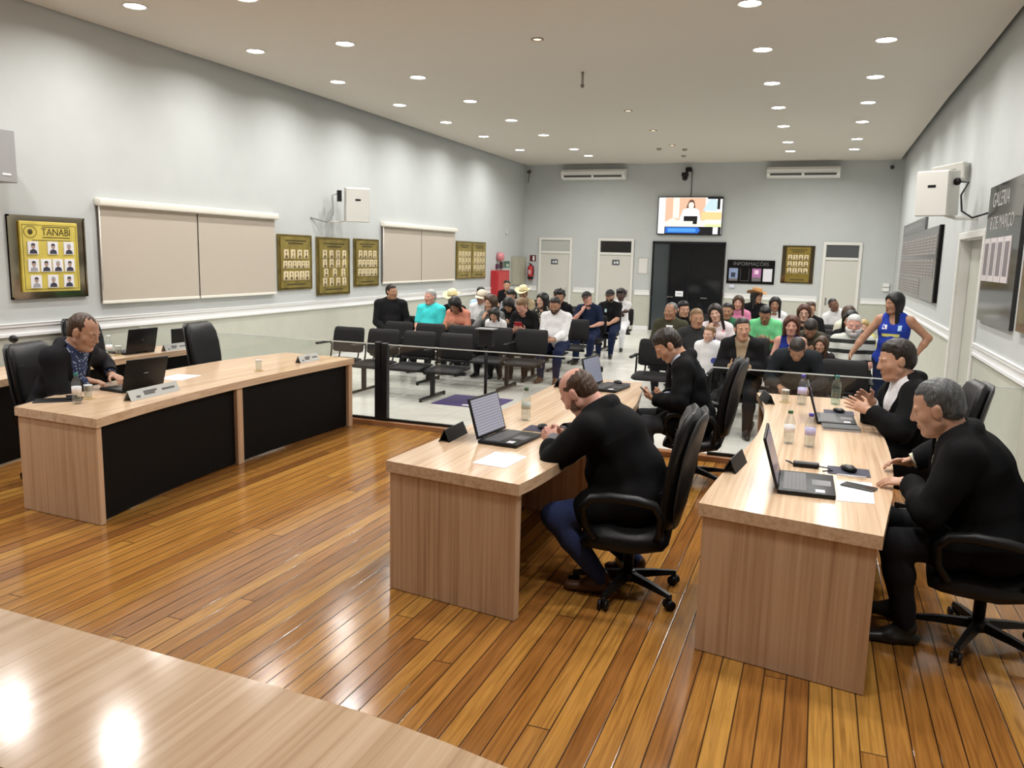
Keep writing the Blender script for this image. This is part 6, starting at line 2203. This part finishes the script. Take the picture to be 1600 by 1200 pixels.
# the gesturing man
seated_at('talker', 'dark-haired heavy man in black jacket and white shirt, gesturing with spread hands over a laptop', 0.75, 6.28, Q + 0.22,
          dict(scale=1.06, head=1.07, lean=15, hpitch=4, hyaw=-2, hair='thick', hairkeep=0.008, hairc='dark', skin='warm', top='jacket', topm=M_SUIT, underm=WHITE, open=True, vwide=0.30, pants=BLACKT, fat=1.0, hipz=0.545,
               feet=((-0.16, 0.38, 0.09), (0.16, 0.38, 0.09)), hdirs=((0.45, 0.85, 0.35), (-0.35, 0.85, 0.45)), hnorm=((0.85, -0.1, -0.3), (-0.85, -0.1, -0.3)), curl=(10, 14), spread=(0.5, 0.5), seed=8),
          ((0.385, 6.04, 0.90), (0.41, 6.22, 0.94)))
# the grey-haired man
seated_at('grey', 'grey-haired man in black jacket with white cuffs, hands on the edge of the panel-wall desk', 0.91, 4.50, Q - 0.04,
          dict(scale=1.06, head=1.08, lean=24, hpitch=6, hyaw=10, hunch=0.02, hair='short', hairkeep=0.008, hairc='salt', skin='warm', top='jacket', topm=M_SUIT, underm=CREAM, pants=BLACKT, fat=1.0, hipz=0.54,
               feet=((-0.16, 0.36, 0.09), (0.16, 0.36, 0.09)), hdirs=((0.30, 0.95, -0.10), (-0.45, 0.85, 0.05)), hnorm=((0.25, 0, -1), (-0.55, 0, -0.85)), curl=(14, 20), poles=((-0.9, -0.4, -0.1), (0.9, -0.4, -0.1)), seed=11),
          ((0.515, 4.50, 0.80), (0.555, 4.98, 0.802)))
# the man typing at the window side
seated_at('typist', 'man with receding dark hair, black jacket and blue checked shirt, typing at a laptop', -5.73, 4.79, -Q + 0.20,
          dict(scale=1.07, head=1.10, lean=22, hpitch=10, hyaw=-4, hair='receding', hairc='brown', skin='warm', top='jacket', topm=cloth('charcoal_jacket', (0.012, 0.012, 0.014)), underm=CHECK, open=True, vwide=0.26, pants=JEANS, eyes='down', hipz=0.545, fat=0.3,
               feet=((-0.16, 0.40, 0.09), (0.16, 0.38, 0.09)), hdirs=((0.30, 0.92, -0.15), (-0.30, 0.92, -0.15)), hnorm=((0, 0.1, -1), (0, 0.1, -1)), curl=(26, 26), poles=((-0.9, -0.3, -0.25), (0.9, -0.3, -0.25)), seed=13),
          ((-5.50, 5.16, 0.822), (-5.44, 4.86, 0.822)))
_b, _i = PEOPLE['phone']
_p = place(_b, (_i['W'][0] + _i['W'][1]) / 2 + V(0, 0.105, 0.035))
t = phone('mobile phone held by the man in the black suit', _p[0], _p[1], Q + 0.28, _p[2], M_PLASTIC)
t.rotation_euler = (0.7, 0, Q + 0.28)
# ------------------------------------------------------------------ the public
def col(name, c):
    return cloth(name, c)


def aud(label, x, yc, ztop, pose='lap', **sp):
    lean = sp.setdefault('lean', 8)
    s = sp.pop('s', None)
    if s is None:
        s = (ztop - 0.545) / (0.52 * math.cos(math.radians(lean)) + 0.262)
        s = min(max(s, 0.84), 1.06)
        sp.setdefault('head', min(1.14, 0.985 / s))
    sp['scale'] = s
    sp.setdefault('hipz', 0.556)
    if not sp.get('stand'):
        sp.setdefault('poles', ((-0.45, -0.2, -0.85), (0.45, -0.2, -0.85)))
    sp.setdefault('seed', int(abs(x * 31 + yc * 7)) + 1)
    if pose == 'phone':
        sp['hands'] = ((-0.075, 0.30, 0.76), (0.075, 0.30, 0.76))
        sp['hdirs'] = ((0.5, 0.75, 0.45), (-0.5, 0.75, 0.45))
        sp['hnorm'] = ((0.5, -0.6, 0.6), (-0.5, -0.6, 0.6))
        sp['curl'] = (45, 45)
    elif pose == 'cross':
        sp['hands'] = ((0.10, 0.215, 0.84), (-0.10, 0.235, 0.81))
        sp['hdirs'] = ((0.9, 0.05, 0.15), (-0.9, 0.05, 0.15))
        sp['hnorm'] = ((0, -1, 0), (0, -1, 0))
    elif pose == 'clasp':
        sp['hands'] = ((-0.07, 0.36, 0.66), (0.07, 0.36, 0.66))
        sp['hdirs'] = ((0.6, 0.8, -0.1), (-0.6, 0.8, -0.1))
        sp['hnorm'] = ((0.7, -0.4, -0.4), (-0.7, -0.4, -0.4))
        sp['curl'] = (45, 45)
    elif pose == 'chin':
        sp['hands'] = ((-0.12, 0.26, 0.68), (0.085, 0.20, ztop - 0.30))
        sp['hdirs'] = ((0.7, 0.6, -0.1), (-0.35, -0.25, 0.9))
        sp['hnorm'] = ((0, 0, -1), (-0.5, -0.8, -0.2))
        sp['poles'] = ((-0.7, -0.5, -0.6), (0.6, 0.3, -0.9))
        sp['curl'] = (28, 50)
    elif pose == 'knees':
        sp['hands'] = ((-0.14, 0.46, 0.60), (0.14, 0.46, 0.60))
    return person(label, x, yc + 0.015, PI + math.radians(sp.pop('turn', 0)), sp, group=sp.pop('group', None))


BLK = col('black_cotton', (0.010, 0.010, 0.011))
NAVY = col('navy_cotton', (0.012, 0.018, 0.045))
CYAN = col('turquoise_shirt', (0.06, 0.62, 0.64))
PEACH = col('peach_top', (0.62, 0.25, 0.17))
PBLUE = col('sky_blue_shirt', (0.42, 0.60, 0.76))
WHT = col('white_cotton', (0.74, 0.73, 0.74))
GRY = col('grey_cotton', (0.20, 0.205, 0.20))
MGRY = col('mid_grey_cotton', (0.30, 0.30, 0.32))
OLIVE = col('olive_jacket', (0.055, 0.052, 0.032))
GREEN = col('forest_green_shirt', (0.035, 0.14, 0.07))
MINT = col('mint_green_shirt', (0.16, 0.56, 0.25))
PINK = col('pink_shirt', (0.60, 0.21, 0.34))
DBLUE = col('jersey_blue', (0.012, 0.025, 0.17))
RBLUE = col('royal_blue', (0.02, 0.045, 0.33))
YEL = col('pale_yellow', (0.62, 0.58, 0.16))
CAMO = dotted('cloth_camouflage', (0.060, 0.050, 0.028), (0.020, 0.018, 0.012), 16, 0.4)
POLO = stripes('cloth_striped_polo', (0.50, 0.52, 0.47), (0.012, 0.014, 0.012), 8.6, 2, 0.60, 0.25)
DOTS = dotted('cloth_polka_dots', (0.014, 0.010, 0.010), (0.72, 0.70, 0.70), 13, 0.30)
FLOWER = dotted('cloth_floral', (0.025, 0.022, 0.020), (0.60, 0.52, 0.36), 30, 0.35)
PINKT = dotted('cloth_pale_pink_print', (0.70, 0.62, 0.64), (0.62, 0.22, 0.24), 7, 0.22)
STRAW = mat('straw_hat', (0.70, 0.62, 0.36), 0.8, noise=0.15, nscale=90)
TAN = mat('tan_felt_hat', (0.42, 0.22, 0.085), 0.8, noise=0.15, nscale=60)
CREAMH = mat('cream_hat', (0.62, 0.55, 0.43), 0.8)
BCAP = mat('black_cap', (0.012, 0.012, 0.014), 0.7)
R3, R4, R5, R6, R7, R8 = LROWS[2], LROWS[3], LROWS[4], LROWS[5], LROWS[6], LROWS[7]

# ---- window side of the aisle
aud('dark-haired man in black jacket turning towards the man in turquoise', -6.62, R3, 1.36, turn=38, lean=6, fat=0.8, hair='short', hairc='dark', skin='tan', top='sweater', topm=BLK, hyaw=-30, hands=((-0.14, 0.30, 0.66), (0.12, 0.30, 0.64)), collar=True)
aud('grey-haired man in a turquoise shirt', -5.86, R3, 1.275, hair='short', hairc='silver', skin='pink', top='polo', topm=CYAN, fat=0.9, hyaw=14, lean=2)
aud('person in black with a straw cowboy hat, behind the woman in the peach top', -5.93, R4, 1.20, hair='short', skin='tan', top='shirt', topm=BLK, hat=(STRAW, 'cowboy'), lean=12, hpitch=8)
aud('dark-haired woman in a peach top looking down', -5.35, R3, 1.21, 'phone', female=True, hair='bob', hairc='black', skin='tan', top='tshirt', topm=PEACH, lean=14, hpitch=34, eyes='down')
aud('dark-haired man in a pale sky-blue shirt near the window wall', -5.92, R5, 1.25, hair='short', hairc='black', skin='brown', top='shirt', topm=PBLUE, hyaw=-20)
aud('person in a white shirt and cream cap, leaning to the man in pale blue', -5.41, R4, 1.27, hair='short', hairc='brown', skin='warm', top='shirt', topm=WHT, hat=(CREAMH, 'cap'), hpitch=14, hroll=-10)
aud('woman with long brown hair in a grey top', -4.78, R3, 1.22, 'chin', female=True, hair='long', hairc='brown', skin='warm', top='sweater', topm=GRY, hyaw=24, lean=10)
aud('young person in black sitting at the very back beside the hose cabinet', -6.95, R8, 1.26, hair='short', hairc='black', skin='warm', top='tshirt', topm=BLK, hyaw=-15)
aud('dark-haired man in a grey shirt looking down, before the corner panel', -5.30, R5, 1.255, 'phone', hair='short', hairc='black', skin='warm', top='shirt', topm=MGRY, lean=10, hpitch=22, eyes='down')
aud('long-haired person in black with head bowed, before the man in grey', -4.86, R4, 1.17, 'phone', female=True, hair='long', hairc='black', skin='warm', top='sweater', topm=BLK, lean=16, hpitch=38, eyes='down')
aud('person in beige with a wide straw cowboy hat, farthest row', -5.48, R6, 1.22, hair='short', hairc='brown', skin='tan', top='shirt', topm=col('beige_shirt', (0.45, 0.36, 0.22)), hat=(STRAW, 'cowboy'), hpitch=10)
aud('small child with black hair in a white hooded top', -4.50, R3 - 0.56, 1.06, s=0.63, head=1.22, stand=True, hipz=0.585, hair='bob', hairc='black', skin='warm', top='sweater', topm=WHT, hpitch=20, collar=True, cat='child')
aud('brown-haired woman in a black top holding a red phone', -4.22, R3, 1.24, 'phone', female=True, hair='tail', hairc='light', skin='pink', top='tshirt', topm=BLK, lean=15, hpitch=26, hyaw=14, eyes='down', fat=0.3)
aud('pale woman with long black hair behind the man in white', -4.30, R4, 1.235, female=True, hair='long', hairc='black', skin='fair', top='tshirt', topm=FLOWER, hyaw=26)
aud('bearded man in a white shirt with dark jeans, hands clasped', -3.72, R3, 1.255, 'clasp', hair='short', hairc='dark', skin='tan', top='shirt', topm=WHT, pants=NAVYJ, fat=0.8, beard=('dark', 'short'), hpitch=16, eyes='down', lean=9, shoem=M_BSHOE)
aud('grey-haired man in black behind the bearded man in white', -4.78, R6, 1.20, hair='short', hairc='grey', skin='warm', top='shirt', topm=BLK)
aud('curly dark-haired person in black behind the bearded man in white', -4.38, R5, 1.245, hair='curly', hairc='black', skin='tan', top='sweater', topm=BLK, hyaw=-18)
aud('man in navy with a black cap, leaning his head on a hand', -3.83, R5, 1.245, 'chin', hair='short', hairc='black', skin='pink', top='tshirt', topm=NAVY, hat=(BCAP, 'cap'), hroll=16, pants=NAVYJ, fat=0.5)
aud('bearded man in a black polo shirt and jeans at the aisle', -3.72, R6, 1.245, 'clasp', hair='short', hairc='black', skin='warm', top='polo', topm=BLK, beard=('dark', 'short'), hat=(BCAP, 'cap'), pants=NAVYJ, lean=10, badges=((0.07, 0.04, 0.05, 0.07, mat('badge_pale', (0.45, 0.62, 0.66), 0.6), 'shirt_badge'),))
aud('dark-skinned person in a white top at the aisle end', -3.78, R7, 1.20, 'cross', hair='curly', hairc='black', skin='dark', top='tshirt', topm=WHT, pants=WHITE, hyaw=-10)

# ---- panel-wall side of the aisle
Q0, Q1, Q2, Q3, Q4, Q5, Q6 = RROWS
aud('young woman in a dark jacket holding a yellow envelope, nearest of the public', -0.74, Q0, 1.155, 'phone', s=0.93, head=1.06, female=True, hair='tail', hairc='dark', skin='warm', top='jacket', topm=BLK, underm=col('beige_blouse', (0.42, 0.33, 0.22)), lean=18, hpitch=-6, hyaw=-16, hairkeep=0.006)
aud('dark-haired man in a dark jacket bending far forward', -0.16, Q0, 1.04, 'knees', s=0.97, hair='short', hairc='dark', skin='tan', top='sweater', topm=col('slate_jacket', (0.018, 0.022, 0.026)), lean=44, hpitch=26, eyes='down')
aud('man in a black jacket with white shoulder stripes', -1.40, Q1, 1.25, hair='short', hairc='light', skin='tan', top='sweater', topm=stripes('cloth_black_white_stripe', (0.70, 0.70, 0.70), (0.012, 0.012, 0.013), 2.2, 0, 0.06, 0.35), hyaw=-24, lean=6, fat=0.4)
aud('toddler in a white and blue top standing before the man with shoulder stripes', -1.16, Q1 - 0.58, 1.10, s=0.64, head=1.22, stand=True, hipz=0.595, hair='short', hairc='light', skin='fair', top='sweater', topm=dotted('cloth_white_blue', (0.74, 0.74, 0.76), (0.05, 0.07, 0.30), 9, 0.33), hyaw=20, cat='child')
aud('white-bearded man in a striped polo shirt', 0.42, Q1, 1.27, hair='short', hairc='white', skin='pink', top='polo', topm=POLO, fat=0.9, beard=('white', 'long'), lean=3, hpitch=6)
aud('woman with dark red hair in a navy sports jersey', -0.27, Q1, 1.205, female=True, hair='bob', hairc='auburn', skin='pink', top='tank', topm=DBLUE, lean=4, badges=((-0.07, 0.05, 0.06, 0.06, B_WHITE, 'jersey_badge'), (0.04, 0.0, 0.12, 0.03, MGRY, 'jersey_print'), (-0.10, 0.13, 0.05, 0.035, YEL, 'shoulder_patch')))
aud('curly brown-haired child in a polka-dot dress', 0.08, Q1 - 0.50, 1.05, s=0.60, head=1.25, stand=True, hipz=0.56, hair='long', hairc='brown', skin='warm', top='sweater', topm=DOTS, hyaw=20, cat='child', female=True)
aud('man in an olive jacket with a white collar, at the aisle', -1.90, Q2, 1.265, hair='receding', hairc='grey', skin='tan', top='shirt', topm=OLIVE, hyaw=22, fat=0.5, badges=((0.0, 0.115, 0.10, 0.03, WHITE, 'white_collar'),))
aud('brown-haired woman in a white and pink T-shirt, hand on her cheek', -1.27, Q2, 1.265, 'chin', female=True, hair='long', hairc='dark', skin='fair', top='tshirt', topm=PINKT, hroll=12)
aud('person in a camouflage top behind the jersey woman', -0.06, Q2, 1.13, 'phone', hair='thick', hairc='dark', skin='tan', top='sweater', topm=CAMO, lean=22, hpitch=36, eyes='down')
aud('dark-haired smiling girl in black behind the white-bearded man', 0.42, Q2, 1.245, female=True, hair='long', hairc='black', skin='warm', top='tshirt', topm=BLK, hyaw=14)
aud('long-haired blonde girl just behind the white-bearded man', 0.62, Q3 - 0.3, 1.03, s=0.70, head=1.12, female=True, hair='long', hairc='blond', skin='fair', top='tshirt', topm=YEL, cat='child')
aud('dark-haired person in dark clothes before the glass entrance', -1.90, Q3, 1.215, hair='thick', hairc='black', skin='warm', top='sweater', topm=BLK, hyaw=-30)
aud('dark-haired man in a forest green shirt', -1.25, Q3, 1.22, hair='short', hairc='black', skin='tan', top='tshirt', topm=GREEN, fat=0.4)
aud('man in a bright mint green shirt looking down', -0.70, Q3, 1.245, 'phone', hair='short', hairc='black', skin='tan', top='tshirt', topm=MINT, fat=0.7, lean=10, hpitch=30, eyes='down')
aud('red-haired woman with glasses in black', -0.17, Q3, 1.255, female=True, hair='long', hairc='auburn', skin='fair', top='tshirt', topm=BLK, glasses=True)
aud('tied-back brown-haired woman in black behind the red-haired woman', -0.10, Q4, 1.25, female=True, hair='tail', hairc='brown', skin='warm', top='tshirt', topm=BLK)
aud('person in a cream top with grey-brown hair, turned sideways', 0.36, Q4, 1.16, female=True, hair='bob', hairc='brown', skin='tan', top='tshirt', topm=col('cream_top', (0.62, 0.60, 0.48)), turn=50, hyaw=20, lean=12)
aud('brown-haired woman in a pink shirt, hair over one shoulder', -1.29, Q5, 1.25, female=True, hair='long', hairc='brown', skin='pink', top='shirt', topm=PINK)
aud('woman with long black hair in white behind the mint green shirt', -0.68, Q5, 1.25, female=True, hair='long', hairc='black', skin='tan', top='tshirt', topm=WHT)
aud('person in dark clothes with a tan cowboy hat, farthest back', -1.09, Q6, 1.36, hair='long', hairc='black', skin='warm', top='shirt', topm=BLK, hat=(TAN, 'cowboy'), hyaw=-55, s=1.02, head=1.0, hroll=-14)
aud('short-haired man in a white shirt leaning over beside the pale door', 0.40, Q6, 1.26, hair='buzz', hairc='black', skin='brown', top='shirt', topm=WHT, lean=14, side=16, hyaw=-20)
# the standing woman
person('standing woman in a blue sports jersey with one hand on her hip', 0.82, 9.92, PI - 0.25,
       dict(stand=True, scale=0.92, hipz=0.86, female=True, hair='long', hairc='black', skin='tan', top='tank', topm=RBLUE, fat=0.45, hyaw=42, hpitch=6, pants=cloth('navy_jeans', (0.012, 0.018, 0.05)), lean=3,
            hands=((-0.24, 0.05, 0.92), (0.40, 0.20, 0.88)), hdirs=((0.8, 0.1, -0.55), (0.1, 0.35, -0.9)), hnorm=((-0.2, -0.4, -0.9), (-0.9, 0, -0.2)), poles=((-1, -0.35, 0.1), (0.7, -0.6, 0)), curl=(35, 25),
            badges=((0.085, 0.04, 0.06, 0.05, B_WHITE, 'jersey_badge'), (-0.085, 0.035, 0.04, 0.06, PBLUE, 'jersey_badge'), (0.01, -0.055, 0.20, 0.035, YEL, 'jersey_print'), (0.0, -0.15, 0.035, 0.07, B_WHITE, 'jersey_number'))))
# things they hold
o = MB().box(-0.06, 0.06, -0.002, 0.002, -0.075, 0.075).build('yellow_envelope', mat('envelope_yellow', (0.55, 0.46, 0.20), 0.7), None, (-0.76, Q0 - 0.30, 0.70), (0.5, 0, 0.1))
tag(o, 'yellow envelope held by the young woman in the dark jacket', 'envelope')
t = thing('mobile_phone', 'red phone held by the brown-haired woman in black', 'phone', (-4.22, R3 - 0.36, 0.86), 0)
MB().box(-0.06, 0.06, -0.006, 0.006, -0.035, 0.045, bev=0.004, M=Matrix.Rotation(0.6, 4, 'X')).build('case', mat('red_phone_case', (0.45, 0.02, 0.03), 0.4), t)
MB().box(-0.056, 0.056, 0.006, 0.0068, -0.031, 0.041, M=Matrix.Rotation(0.6, 4, 'X')).build('screen', M_SCREEN_OFF, t)
# ------------------------------------------------------------------ world and view
w = bpy.data.worlds.new('world')
SC.world = w
w.use_nodes = True
w.node_tree.nodes['Background'].inputs['Color'].default_value = (0.9, 0.95, 1.0, 1)
w.node_tree.nodes['Background'].inputs['Strength'].default_value = 0.0
SC.view_settings.view_transform = 'Standard'
SC.view_settings.look = 'None'
SC.view_settings.gamma = 1
SC.view_settings.exposure = 0.0
SC.view_settings.use_curve_mapping = False
SC.cycles.use_denoising = True
SC.cycles.max_bounces = 8
